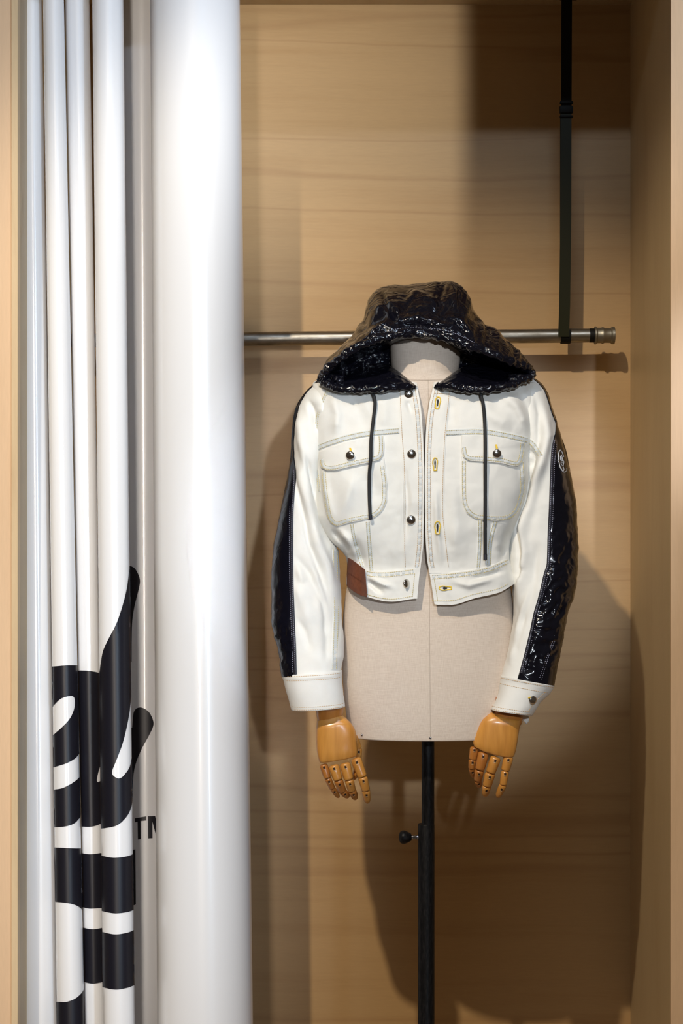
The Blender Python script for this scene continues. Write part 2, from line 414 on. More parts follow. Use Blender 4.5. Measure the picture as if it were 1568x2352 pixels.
# ------------------------------------------------------------------ ring lofts given by image-aligned rows
class Rows:
    """rows: (x_a,y_a, x_b,y_b, Yc, dh_front, dh_back, bow_px)"""
    def __init__(s, rows, n=2.3, nb=2.2):
        s.f = hermite([(i,) + tuple(r) for i, r in enumerate(rows)]); s.N = len(rows)-1; s.n = n; s.nb = nb
    def pt(s, k, th, grow=0.0):
        """th: 0 at a side, pi at b side through the front, pi..2pi the back"""
        xa, ya, xb, yb, Yc, df, db, bow = s.f(k)
        c, sn = math.cos(th), math.sin(th)
        e = 2.0/s.n
        cx = math.copysign(abs(c)**e, c); sy = abs(sn)**e
        w = (1-cx)/2
        half = abs(xb-xa)/2; sc = 1 + (grow*F/Yc)/max(half, 1)
        mx, my = (xa+xb)/2, (ya+yb)/2
        x = mx + (xa + (xb-xa)*w - mx)*sc; y = ya + (yb-ya)*w
        if sn >= 0: Y = Yc - (df+grow)*sy; y += bow*sy
        else: Y = Yc + (db+grow)*sy; y -= bow*sy
        return x, y, Y
    def th_of(s, k, x):
        xa, ya, xb, yb, Yc, df, db, bow = s.f(k)
        w = max(0, min(1, (x-xa)/(xb-xa))); c = 1-2*w
        cc = math.copysign(abs(c)**(s.n/2.0), c); return math.acos(max(-1, min(1, cc)))
    def k_of(s, x, y):
        k = s.N/2.0
        lo, hi = 0.0, float(s.N)
        for _ in range(26):
            mid = (lo+hi)/2; xa, ya, xb, yb, Yc, df, db, bow = s.f(mid)
            w = max(0, min(1, (x-xa)/(xb-xa))) if abs(xb-xa) > 1e-6 else .5
            yy = ya+(yb-ya)*w + bow*math.sqrt(max(0, 1-(1-2*w)**2))
            if yy < y: lo = mid
            else: hi = mid
        return (lo+hi)/2
    def depth(s, x, y):
        k = s.k_of(x, y); return s.pt(k, s.th_of(k, x))[2]

def loft(R, nk, na, disp=None, th0=0.0, th1=2*PI, closed=True, grow=0.0, cap0=False, cap1=False, k0=0.0, k1=None, thfn=None):
    bm = bmesh.new(); k1 = R.N if k1 is None else k1; g = []
    for i in range(nk+1):
        k = k0 + (k1-k0)*i/nk; row = []
        a0, a1 = (thfn(k) if thfn else (th0, th1))
        m = na if closed else na+1
        for j in range(m):
            th = a0 + (a1-a0)*j/na
            x, y, Y = R.pt(k, th, grow)
            p = P(x, y, Y)
            if disp:
                d = disp(x, y, th)
                nrm = Vector((-math.cos(th), -math.sin(th), 0)) if True else None
                if R.f(k)[0] > R.f(k)[2]: nrm.x = -nrm.x
                p = p + nrm*d
            row.append(bm.verts.new(p))
        g.append(row)
    for a, b in zip(g[:-1], g[1:]):
        m = len(a)
        for j in range(m if closed else m-1):
            bm.faces.new((a[j], a[(j+1) % m], b[(j+1) % m], b[j]))
    for c, row in ((cap0, g[0]), (cap1, g[-1])):
        if c:
            ce = Vector((0, 0, 0))
            for v in row: ce += v.co
            cv = bm.verts.new(ce/len(row) + Vector((0, 0, c if isinstance(c, float) else 0)))
            for j in range(len(row)): bm.faces.new((row[j], row[(j+1) % len(row)], cv))
    bmesh.ops.recalc_face_normals(bm, faces=bm.faces)
    return bm

def grid_bm(f, nu, nv):
    bm = bmesh.new(); g = [[bm.verts.new(f(i/nu, j/nv)) for i in range(nu+1)] for j in range(nv+1)]
    for a, b in zip(g[:-1], g[1:]):
        for i in range(nu): bm.faces.new((a[i], a[i+1], b[i+1], b[i]))
    return bm

def solid(o, t, off=-1):
    m = o.modifiers.new('thickness', 'SOLIDIFY'); m.thickness = t; m.offset = off; return o

YM = 3.95
# ------------------------------------------------------------------ mannequin
form = thing('dress_form', 'linen covered tailor mannequin torso on a black pole with jointed wooden hands', 'mannequin', (.17, YM, 0))
TR = Rows([  # torso
    (899, 772, 1055, 772, YM, .066, .066, 1), (896, 800, 1057, 800, YM, .068, .068, 2), (897, 830, 1056, 830, YM, .069, .07, 3),
    (899, 852, 1053, 852, YM, .070, .075, 4), (884, 868, 1072, 868, YM, .074, .085, 5), (850, 880, 1112, 880, YM, .078, .09, 6),
    (800, 895, 1168, 895, YM, .080, .09, 5), (768, 925, 1198, 925, YM, .083, .095, 4), (758, 1000, 1200, 1000, YM, .095, .10, 4),
    (775, 1120, 1185, 1120, YM, .107, .10, 4), (805, 1240, 1160, 1240, YM, .092, .09, 5), (806, 1310, 1160, 1310, YM, .088, .09, 6),
    (794, 1360, 1174, 1360, YM, .092, .095, 7), (787, 1430, 1180, 1430, YM, .098, .105, 8), (786, 1530, 1180, 1530, YM, .102, .115, 9),
    (791, 1610, 1175, 1610, YM, .100, .115, 10), (799, 1670, 1167, 1670, YM, .096, .11, 11), (803, 1690, 1163, 1690, YM, .094, .108, 12), (806, 1692, 1160, 1692, YM, .088, .10, 11)])
put(obj('torso', loft(TR, 130, 96, cap0=.004, cap1=True), M['linen'], auto=50), form)
def on_rows(R, pts, off): return [P(x, y, R.depth(x, y)-off) for x, y in pts]
def ribbon3(pts, w, nrm=Vector((0, -1, 0)), th=.0006):
    """flat strip with slight thickness along 3D pts, facing nrm"""
    bm = bmesh.new(); rows = []
    for i, p in enumerate(pts):
        a = pts[max(i-1, 0)]; b = pts[min(i+1, len(pts)-1)]; t = (b-a).normalized(); s = t.cross(nrm).normalized()*w/2
        rows.append([bm.verts.new(q) for q in (p-s-nrm*(-th)*-1, p-s*.85+nrm*th, p+s*.85+nrm*th, p+s-nrm*th)])
    for a, b in zip(rows[:-1], rows[1:]):
        for j in range(3): bm.faces.new((a[j], a[j+1], b[j+1], b[j]))
    return bm
def tube3(pts, r, n=8, bm=None, caps=True):
    bm = bm or bmesh.new(); rows = []
    up = Vector((0, -1, .01))
    for i, p in enumerate(pts):
        a = pts[max(i-1, 0)]; b = pts[min(i+1, len(pts)-1)]; t = (b-a).normalized()
        u = t.cross(up)
        if u.length < 1e-4: u = t.cross(Vector((1, 0, 0)))
        u.normalize(); v = t.cross(u).normalized(); rr = r[i] if isinstance(r, (list, tuple)) else r
        rows.append([bm.verts.new(p + (u*math.cos(2*PI*k/n) + v*math.sin(2*PI*k/n))*rr) for k in range(n)])
    for a, b in zip(rows[:-1], rows[1:]):
        for k in range(n): bm.faces.new((a[k], a[(k+1) % n], b[(k+1) % n], b[k]))
    if caps: bm.faces.new(list(reversed(rows[0]))); bm.faces.new(rows[-1])
    return bm
M['linen_seam'] = mat('linen_seam', (0.40, 0.32, 0.25), .9)
ys = list(range(872, 1698, 8))
o = obj('centre_seam', tube3(on_rows(TR, [(983 + (y-870)*.006, y) for y in ys], -.0002), .0005, 6), M['linen_seam']); put(o, form)
nk = [P(*TR.pt(4.0, th)) for th in [PI*(.03+.94*i/60) for i in range(61)]]
o = obj('neck_seam', tube3([p+Vector((0, -.0003, 0)) for p in nk], .0005, 6), M['linen_seam']); put(o, form)
def ball(c, r, m, name, parent, sx=1, sy=1, sz=1, seg=16):
    bm = bmesh.new(); bmesh.ops.create_uvsphere(bm, u_segments=seg, v_segments=max(6, seg//2), radius=r)
    for v in bm.verts: v.co = Vector((v.co.x*sx, v.co.y*sy, v.co.z*sz)) + c
    o = obj(name, bm, m); put(o, parent); return o
for x, y in ((831, 1688), (988, 1695)): ball(P(x, y, TR.depth(x, y)), .0024, M['pin'], 'pin', form)

def lathe(prof, n=40, axis='Z'):
    bm = bmesh.new(); rows = []
    for r, h in prof: rows.append([bm.verts.new((r*math.cos(2*PI*i/n), r*math.sin(2*PI*i/n), h)) for i in range(n)])
    for a, b in zip(rows[:-1], rows[1:]):
        for i in range(n): bm.faces.new((a[i], a[(i+1) % n], b[(i+1) % n], b[i]))
    bm.faces.new(list(reversed(rows[0]))); bm.faces.new(rows[-1])
    return bm
px2m = YM/F
def placed(bm, loc, rot=None):
    if rot is not None: bmesh.ops.transform(bm, matrix=rot.to_4x4() if hasattr(rot, 'to_4x4') else rot, verts=bm.verts)
    bmesh.ops.translate(bm, vec=loc, verts=bm.verts); return bm
xp = (982.5-784)*px2m; xq = (978.5-784)*px2m
zt = CZ + (1176-1690)*px2m; zc = CZ + (1176-1892)*px2m
put(obj('upper_pole', placed(lathe([(14.6*px2m, 0), (14.6*px2m, zt-zc+.12)]), (xp, YM, zc-.10)), M['pole'], auto=40), form)
R2 = 19*px2m
put(obj('lower_pole', placed(lathe([(R2, 0), (R2, zc-.03-.002), (R2-.001, zc-.03), (R2-.003, zc-.03)]), (xq, YM, .03)), M['pole'], auto=30), form)
zk = CZ + (1176-1923)*px2m
rotx = Matrix.Rotation(-PI/2, 3, 'Y')
put(obj('clamp_screw', placed(lathe([(.005, 0), (.005, .006), (.0035, .007), (.0045, .009), (.0035, .011), (.0045, .013), (.0035, .016), (.0035, .03)], 16), (xq-R2+.004, YM, zk), rotx), M['pin'], auto=40), form)
put(obj('clamp_knob', placed(lathe([(.004, 0), (.007, .001), (.011, .008), (.0135, .014), (.0135, .019), (.011, .023), (.005, .0255)], 24), (xq-R2-.0125, YM, zk), rotx), M['pole'], auto=50), form)
put(obj('base_plate', placed(lathe([(.17, 0), (.17, .008), (.165, .011), (.03, .014), (.026, .04), (.022, .05)], 48), (xq, YM, 0)), M['pole'], auto=40), form)

# --- wooden hands
def capsule(p0, p1, r0, r1, flat=.88, n=14, tip=False):
    bm = bmesh.new(); t = (p1-p0); L = t.length; t.normalize()
    side = t.cross(Vector((0, -1, 0))).normalized(); fr = side.cross(t).normalized()
    rows = []
    prof = [(0.0, .55), (.05, .85), (.14, 1.0), (.5, 1.0), (.9, 1.0), (.97, .97), (1.0, .86)] if not tip else [(0, .8), (.06, .98), (.3, 1.0), (.6, .97), (.8, .85), (.92, .62), (.98, .36), (1.0, .12)]
    for s, k in prof:
        r = (r0 + (r1-r0)*s)*k; c = p0 + t*L*s
        rows.append([bm.verts.new(c + side*math.cos(2*PI*i/n)*r + fr*math.sin(2*PI*i/n)*r*flat) for i in range(n)])
    for a, b in zip(rows[:-1], rows[1:]):
        for i in range(n): bm.faces.new((a[i], a[(i+1) % n], b[(i+1) % n], b[i]))
    bm.faces.new(list(reversed(rows[0]))); bm.faces.new(rows[-1])
    bmesh.ops.recalc_face_normals(bm, faces=bm.faces)
    # peg slot near the upper end of the segment
    c = p0 + t*L*.24; f = Vector((0, -1, 0)) - t*t.dot(Vector((0, -1, 0))); f.normalize(); sd = t.cross(f).normalized()
    c = c + f*(r0*flat*.99)
    w, h = .0020, .0029
    q = [bm.verts.new(c + sd*a*w + t*b*h + f*.0004) for a, b in ((-1, -1), (1, -1), (1, 1), (-1, 1))]
    fc = bm.faces.new(q); fc.material_index = 1
    # bright cut lip below the slot
    q = [bm.verts.new(c + sd*a*w + t*b + f*.0005) for a, b in ((-1, h*.65), (1, h*.65), (1, h*1.05), (-1, h*1.05))]
    fc = bm.faces.new(q); fc.material_index = 2
    return bm
M['lip'] = mat('cut_wood_lip', (0.80, 0.52, 0.26), .5)

def hand(rows, fingers, thumb, wrist, lab):
    R = Rows(rows, 2.6)
    mn = hermite([(0, 0), (R.N*.72, 0), (R.N, 1)])
    kn = [f[0][0][0] for f in fingers]; kn = sorted(kn)
    val = [(a+b)/2 for a, b in zip(kn[:-1], kn[1:])]
    ylow = sum(f[0][0][1] for f in fingers)/len(fingers)
    def dsp(x, y, th):
        if math.sin(th) <= 0: return 0
        a = max(0, min(1, (y - (ylow-38))/38.0))
        return -.0028*a*a*sum(math.exp(-((x-v)/6.0)**2) for v in val) + .0012*a*sum(math.exp(-((x-v)/7.0)**2) for v in kn)
    h = put(obj('hand', loft(R, 34, 56, dsp, cap0=True, cap1=True), M['hand'], auto=55), form)
    for pts, wd, dk in fingers:
        for i in range(3):
            a = pts[i]; b = pts[i+1]
            r = wd[i]*1.08/2*(a[2]/F); r2 = (wd[i]*.93)/2*(a[2]/F)
            o = obj('finger_segment', capsule(P(*a), P(*b), r, r2, tip=(i == 2)), [M['hand_dark'] if dk[i] else M['hand'], M['slot'], M['lip']], auto=50)
            o.parent = h
    for i in range(len(thumb[0])-1):
        a, b = thumb[0][i], thumb[0][i+1]
        o = obj('thumb_segment', capsule(P(*a), P(*b), thumb[1]/2*px2m, thumb[1]*.45*px2m, tip=(i == len(thumb[0])-2)), [M['hand'], M['slot'], M['lip']], auto=50); o.parent = h
    WR = Rows(wrist, 2.1)
    put(obj('wrist', loft(WR, 8, 40, cap0=True, cap1=True), M['hand_dark'], auto=50), form)
    return h
YH = 3.875
hand([(728, 1656, 787, 1643, YH+.004, .017, .016, 1), (727, 1664, 795, 1650, YH+.003, .018, .017, 1), (726, 1676, 807, 1662, YH, .019, .017, 1), (726, 1697, 817, 1682, YH, .018, .016, 2), (727, 1722, 819, 1704, YH, .016, .014, 3),
      (730, 1738, 820, 1722, YH, .0145, .012, 4), (733, 1748, 819, 1733, YH, .012, .011, 5), (735, 1750, 817, 1735, YH, .010, .009, 5)],
     [([(742, 1755, YH), (752, 1787, YH), (763, 1810, YH+.012), (778, 1832, YH+.03)], (18, 15, 13), (1, 1, 1)),
      ([(765, 1757, YH-.002), (776, 1791, YH-.002), (786, 1817, YH+.012), (800, 1831, YH+.028)], (23, 20, 17), (0, 1, 1)),
      ([(791, 1752, YH-.003), (801, 1790, YH-.003), (808, 1815, YH+.010), (817, 1836, YH+.028)], (24, 20, 18), (0, 0, 1)),
      ([(816, 1741, YH-.004), (832, 1784, YH-.006), (840, 1815, YH+.002), (844, 1845, YH+.016)], (24, 21, 18), (0, 0, 0))],
     ([(813, 1690, YH+.022), (824, 1718, YH+.026), (823, 1752, YH+.03), (813, 1791, YH+.03)], 15),
     [(727, 1600, 789, 1594, YH+.006, .024, .024, 2), (726, 1630, 789, 1622, YH+.006, .024, .024, 2), (730, 1657, 786, 1644, YH+.006, .019, .019, 2), (736, 1668, 782, 1655, YH+.006, .012, .012, 2)], 'left')
hand([(1127, 1636, 1193, 1651, YH+.004, .013, .016, 3), (1122, 1640, 1194, 1655, YH+.002, .017, .017, 3), (1107, 1653, 1193, 1668, YH, .019, .017, 3), (1097, 1671, 1191, 1684, YH, .018, .016, 4), (1089, 1692, 1187, 1710, YH, .016, .014, 6),
      (1086, 1702, 1184, 1724, YH, .0145, .012, 9), (1088, 1709, 1181, 1733, YH, .012, .011, 11), (1091, 1711, 1179, 1735, YH, .010, .009, 11)],
     [([(1090, 1715, YH+.006), (1085, 1744, YH+.008), (1083, 1765, YH+.014), (1087, 1786, YH+.03)], (20, 17, 14), (1, 1, 1)),
      ([(1111, 1727, YH), (1101, 1768, YH), (1097, 1792, YH+.012), (1101, 1808, YH+.026)], (24, 20, 16), (1, 1, 1)),
      ([(1139, 1738, YH-.003), (1126, 1775, YH-.003), (1118, 1805, YH+.004), (1113, 1829, YH+.018)], (24, 23, 19), (0, 0, 0)),
      ([(1168, 1737, YH-.001), (1160, 1770, YH-.001), (1155, 1803, YH-.001), (1142, 1832, YH+.012)], (22, 18, 17), (0, 0, 0))],
     ([(1096, 1684, YH+.024), (1094, 1712, YH+.03), (1098, 1745, YH+.034)], 14),
     [(1138, 1600, 1204, 1610, YH+.012, .024, .024, 2), (1134, 1625, 1202, 1636, YH+.012, .024, .024, 3), (1134, 1640, 1199, 1660, YH+.010, .020, .020, 3), (1138, 1654, 1188, 1672, YH+.008, .012, .012, 2)], 'right')
# padded arms inside the sleeves
for pts in (((745, 915, YM), (705, 1060, YM-.005), (705, 1250, YM-.01), (712, 1440, YM-.04), (755, 1610, YH+.006)),
            ((1215, 915, YM), (1248, 1060, YM-.005), (1252, 1250, YM-.01), (1230, 1420, YM-.04), (1170, 1620, YH+.012))):
    c3 = [Vector(q) for q in catmull([tuple(P(*p)) for p in pts], 24)]
    put(obj('arm', tube3(c3, [(.036 - .014*i/23) for i in range(24)], 16), M['linen']), form)

# ------------------------------------------------------------------ jacket
jk = thing('hooded_jacket', 'cropped white denim jacket with glossy black hood and sleeve stripes on the mannequin', 'jacket', (.17, YM, 1.2))
bodyLR = hermite([(850, 722, 1238), (905, 716, 1238), (960, 714, 1236), (1010, 716, 1228), (1035, 720, 1220), (1080, 724, 1217), (1130, 722, 1212), (1180, 724, 1198),
                  (1220, 742, 1182), (1245, 760, 1174), (1264, 782, 1171), (1282, 795, 1171), (1300, 797, 1175), (1340, 795, 1186), (1400, 797, 1188)])
dF = hermite([(850, .010), (862, .045), (875, .070), (892, .090), (920, .106), (980, .122), (1100, .134), (1200, .130), (1260, .122), (1310, .116), (1400, .118)])
plL = hermite([(850, 952), (893, 958), (950, 967), (1030, 972), (1100, 974), (1240, 972), (1300, 966), (1340, 961), (1400, 956)])
plR = hermite([(850, 1000), (893, 993), (930, 985), (1000, 977.5), (1080, 975.5), (1200, 976), (1280, 980), (1310, 985), (1345, 991), (1400, 999)])
hemY = hermite([(790, 1338), (797, 1345), (842, 1370), (899, 1381), (957, 1374), (975, 1380), (998, 1388), (1030, 1388), (1087, 1373), (1144, 1360), (1187, 1337), (1195, 1334)])
def topY(x): return 856 + 24*((abs(x-979))/255)**2.2
body_folds = fold_fn([
    ([(760, 905), (775, 950), (770, 1000)], 12, .004), ([(800, 905), (830, 950), (838, 985)], 14, -.003), ([(880, 910), (885, 980)], 14, .003),
    ([(741, 1040), (745, 1120), (765, 1200)], 8, .0035), ([(815, 1090), (800, 1130), (790, 1180)], 14, .003), ([(850, 1080), (862, 1160)], 14, -.003),
    ([(775, 1215), (800, 1245), (822, 1290)], 10, .006), ([(760, 1215), (790, 1250), (806, 1270)], 8, -.006), ([(815, 1240), (835, 1300)], 8, -.004),
    ([(845, 1325), (880, 1342), (900, 1348)], 6, .004), ([(843, 1335), (865, 1352), (880, 1362)], 5, -.004), ([(930, 1080), (935, 1150), (930, 1240)], 7, -.003),
    ([(945, 950), (935, 920)], 6, -.003), ([(1100, 905), (1125, 950), (1180, 985)], 16, .003), ([(1150, 900), (1190, 935), (1215, 990)], 12, .005), ([(1190, 900), (1215, 950), (1232, 1010)], 9, -.004),
    ([(1000, 1120), (1003, 1200), (1012, 1290)], 7, .003), ([(1040, 1100), (1045, 1200), (1050, 1290)], 18, .003), ([(1080, 1330), (1120, 1322), (1160, 1310)], 6, -.003), ([(1040, 1335), (1075, 1345), (1130, 1330)], 7, .003),
    ([(1165, 1215), (1160, 1260), (1150, 1290)], 8, -.004), ([(1200, 1060), (1206, 1110)], 6, .004), ([(1130, 1215), (1150, 1265)], 8, .003), ([(1035, 920), (1040, 980)], 12, -.003)])
def fbm(x, y, s):
    return nz(x/55, y/70, s)*1.0 + nz(x/24, y/30, s+7)*.45 + nz(x/10, y/12, s+3)*.18
def nbody(t): return 3.4
def Dbody(x, y):
    l, r = bodyLR(y); xc = (l+r)/2; h = (r-l)/2; t = min(1.0, abs((x-xc)/h)); n = 3.2
    k = (1-t**n)**(1/n); d = dF(y)*k
    g = 1 if k > .5 else k/.5
    return YM - d - g*(2.3*body_folds(x, y) + .0034*fbm(x, y, 1.0))
def surf(x, y, off=0.0): return P(x, y, Dbody(x, y) - off)
bm = bmesh.new(); NV = 150; NFr = 70; NBk = 50; g = []
def solve(v, fx):
    y = 870 + v*510
    for _ in range(6):
        x = fx(y); y = topY(x) + (hemY(x)-topY(x))*v
    return fx(y), y
for i in range(NV+1):
    v = i/NV; row = []
    for j in range(NFr+1):
        u = j/NFr; f = 1-(1-u)**1.9
        x, y = solve(v, lambda y: plL(y) + (bodyLR(y)[0]-plL(y))*f); row.append(bm.verts.new(surf(x, y)))
    for j in range(1, NBk):
        u = j/NBk; c = (1-math.cos(PI*u))/2
        x, y = solve(v, lambda y: bodyLR(y)[0] + (bodyLR(y)[1]-bodyLR(y)[0])*c)
        l, r = bodyLR(y); t = abs((x-(l+r)/2)/((r-l)/2)); k = (1-min(1, t)**2.6)**(1/2.6)
        row.append(bm.verts.new(P(x, y - 14*k, YM + dF(y)*.95*k + .0)))
    for j in range(NFr, -1, -1):
        u = j/NFr; f = 1-(1-u)**1.9
        x, y = solve(v, lambda y: plR(y) + (bodyLR(y)[1]-plR(y))*f); row.append(bm.verts.new(surf(x, y)))
    g.append(row)
for a, b in zip(g[:-1], g[1:]):
    for j in range(len(a)-1): bm.faces.new((a[j], b[j], b[j+1], a[j+1]))
def link_front(o):      # make normals face the camera side (-Y) on average
    return o
o = obj('denim_body', bm, M['denim'])
cf = o.data.polygons[NFr//3]
if cf.normal.y > 0: o.data.flip_normals()
solid(o, .0022); put(o, jk); body = o

def patch(fn, nu, nv, off, th, m, name, parent, dfn=None, edge=1.6):
    """raised cloth patch: fn(u,v)->(px,py); border dips back to the cloth"""
    dfn = dfn or Dbody
    bm = bmesh.new(); g = []
    us = [0, .0] ; U = [0.0] + [i/nu for i in range(nu+1)] + [1.0]; V = [0.0] + [j/nv for j in range(nv+1)] + [1.0]
    for jj, v in enumerate(V):
        row = []
        for ii, u in enumerate(U):
            x, y = fn(u, v); skirt = ii in (0, len(U)-1) or jj in (0, len(V)-1)
            row.append(bm.verts.new(P(x, y, dfn(x, y) - (-.002 if skirt else off))))
        g.append(row)
    for a, b in zip(g[:-1], g[1:]):
        for i in range(len(a)-1): bm.faces.new((a[i], a[i+1], b[i+1], b[i]))
    bmesh.ops.recalc_face_normals(bm, faces=bm.faces)
    o = obj(name, bm, m, auto=60)
    if o.data.polygons[len(o.data.polygons)//2].normal.y > 0: o.data.flip_normals()
    put(o, parent) if parent is jk else setattr(o, 'parent', parent)
    return o
def polypatch(poly, off, m, name, parent, dfn=None, puff=0.0, extra=None):
    dfn = dfn or Dbody
    pl = resample(poly + [poly[0]], 3.5)[:-1]; n = len(pl)
    cx = sum(p[0] for p in pl)/n; cy = sum(p[1] for p in pl)/n
    bm = bmesh.new(); rings = []
    for s, o_ in [(1.0, -.002), (1.0, off*.8), (.985, off), (.94, off), (.86, off), (.76, off), (.65, off), (.52, off), (.4, off), (.28, off), (.16, off), (.07, off)]:
        rr = []
        for x, y in pl:
            X, Y = cx+(x-cx)*s, cy+(y-cy)*s; e = puff*(1-s*s) if o_ > 0 else 0
            if extra: e += extra(X, Y) if o_ > 0 else 0
            rr.append(bm.verts.new(P(X, Y, dfn(X, Y)-o_-e)))
        rings.append(rr)
    for a, b in zip(rings[:-1], rings[1:]):
        for i in range(n): bm.faces.new((a[i], a[(i+1) % n], b[(i+1) % n], b[i]))
    bm.faces.new(rings[-1]); bmesh.ops.recalc_face_normals(bm, faces=bm.faces)
    o = obj(name, bm, m, auto=60)
    if sum(p.normal.y*p.area for p in o.data.polygons) > 0: o.data.flip_normals()
    put(o, parent) if parent is jk else setattr(o, 'parent', parent)
    return o
def inset(poly, d, closed=False):
    out = []; n = len(poly)
    for i, p in enumerate(poly):
        a = poly[(i-1) % n] if closed or i > 0 else p; b = poly[(i+1) % n] if closed or i < n-1 else p
        tx, ty = b[0]-a[0], b[1]-a[1]; L = math.hypot(tx, ty) or 1
        out.append((p[0]-ty/L*d, p[1]+tx/L*d))
    return out
def stitches(lines, off, m, parent, dfn=None, dash=3.6, gap=1.6, w=.00045, name='stitching'):
    dfn = dfn or Dbody; bm = bmesh.new()
    for ln in lines:
        o_ = off
        if isinstance(ln, tuple) and isinstance(ln[0], list): ln, o_ = ln
        pl = resample(ln, dash+gap)
        for a, b in zip(pl[:-1], pl[1:]):
            t = dash/(dash+gap); q = (a[0]+(b[0]-a[0])*t, a[1]+(b[1]-a[1])*t)
            A = P(*a, dfn(*a)-o_); B = P(*q, dfn(*q)-o_); d = (B-A)
            if d.length < 1e-6 or d.length > .02: continue
            d.normalize(); s = d.cross(Vector((0, 1, 0))).normalized()*w; f = Vector((0, -w, 0))
            va = [bm.verts.new(A + k) for k in (-s, f, s)]; vb = [bm.verts.new(B + k) for k in (-s, f, s)]
            bm.faces.new((va[0], va[1], vb[1], vb[0])); bm.faces.new((va[1], va[2], vb[2], vb[1])); bm.faces.new(va); bm.faces.new(vb)
    o = obj(name, bm, m, smooth=False); o['kind'] = 'stuff'
    put(o, parent) if parent is jk else setattr(o, 'parent', parent)
    return o
def edge_band(line, wpx, off, parent, dfn): return seam(line, wpx, off, parent, dfn, st=False)
def seam(line, wpx, off, parent=None, dfn=None, m=None, pucker=.0005, st=True):
    ln = resample(sm(line, 40) if len(line) < 20 else line, 2.5); dfn = dfn or Dbody; bm = bmesh.new(); rows = []
    for i, p in enumerate(ln):
        a = ln[max(i-1, 0)]; b = ln[min(i+1, len(ln)-1)]; tx, ty = b[0]-a[0], b[1]-a[1]; L = math.hypot(tx, ty) or 1
        nx, ny = -ty/L*wpx/2, tx/L*wpx/2; r = []
        pk = pucker*math.sin(i*1.15 + 2*nz(i*.2, p[0]*.05, 3))
        for k, o_ in ((-1, -.0015), (-.97, off*.6), (-.6, off+pk), (0, off+pk*1.2), (.6, off+pk), (.97, off*.6), (1, -.0015)):
            x, y = p[0]+nx*k, p[1]+ny*k; r.append(bm.verts.new(P(x, y, dfn(x, y)-o_)))
        rows.append(r)
    for a, b in zip(rows[:-1], rows[1:]):
        for j in range(6): bm.faces.new((a[j], a[j+1], b[j+1], b[j]))
    bmesh.ops.recalc_face_normals(bm, faces=bm.faces)
    o = obj('seam_band', bm, m or M['seam'])
    if sum(p.normal.y for p in o.data.polygons) > 0: o.data.flip_normals()
    parent = parent or jk
    put(o, parent) if parent is jk else setattr(o, 'parent', parent)
    if not st: return o
    w2 = wpx*.30
    stitches([inset(ln, w2), inset(ln, -w2)], off+.0008, M['stitch'], o if parent is jk else parent, dfn)
    return o

# plackets (front bands)
seamL = hermite([(880, 913), (894, 914), (998, 919), (1067, 924), (1158, 926), (1250, 925), (1310, 927)])
seamR = hermite([(880, 1036), (906, 1034), (1003, 1024), (1090, 1020), (1166, 1019), (1243, 1026), (1316, 1034)])
p1 = patch(lambda u, v: (seamL(884+v*424) + (plL(884+v*424)-seamL(884+v*424))*u, 884+v*424+ (3-6*u)*(1-v)*2), 16, 120, .0022, .002, M['denim'], 'placket', jk)
p2 = patch(lambda u, v: (plR(884+v*432) + (seamR(884+v*432)-plR(884+v*432))*u, 884+v*432), 16, 120, .0022, .002, M['denim'], 'placket', jk)
yy = [888+i*8 for i in range(53)]
edge_band([(plL(y)-9, y) for y in yy], 9, .0026, p1, Dbody); edge_band([(plR(y)+9.5, y) for y in yy], 9, .0026, p2, Dbody)
stitches([[(plL(y)-5, y) for y in yy], [(plL(y)-13, y) for y in yy], [(seamL(y)+4, y) for y in yy]], .0036, M['stitch2'], p1)
stitches([[(plR(y)+6, y) for y in yy], [(plR(y)+13, y) for y in yy], [(seamR(y)-3, y) for y in yy], [(plR(902)+6, 903), (seamR(904)-3, 905)]], .0036, M['stitch2'], p2)
# yoke seams
seam([(722, 1031), (755, 1018), (801, 1004), (850, 995), (917, 989)], 14, .0016)
seam([(1025, 994), (1062, 992), (1113, 992), (1162, 1000), (1212, 1011)], 14, .0016)
# lower darts
seam([(808, 1204), (814, 1239), (832, 1303)], 9, .0010)
seam([(844, 1198), (848, 1250), (853, 1312)], 10, .0012)
seam([(1102, 1195), (1101, 1250), (1098, 1304)], 9, .0012)
seam([(1137, 1198), (1126, 1243), (1122, 1298)], 10, .0012)
# armhole seams
seam([(752, 897), (733, 940), (725, 985), (722, 1035), (729, 1090), (733, 1130)], 7, .0008)
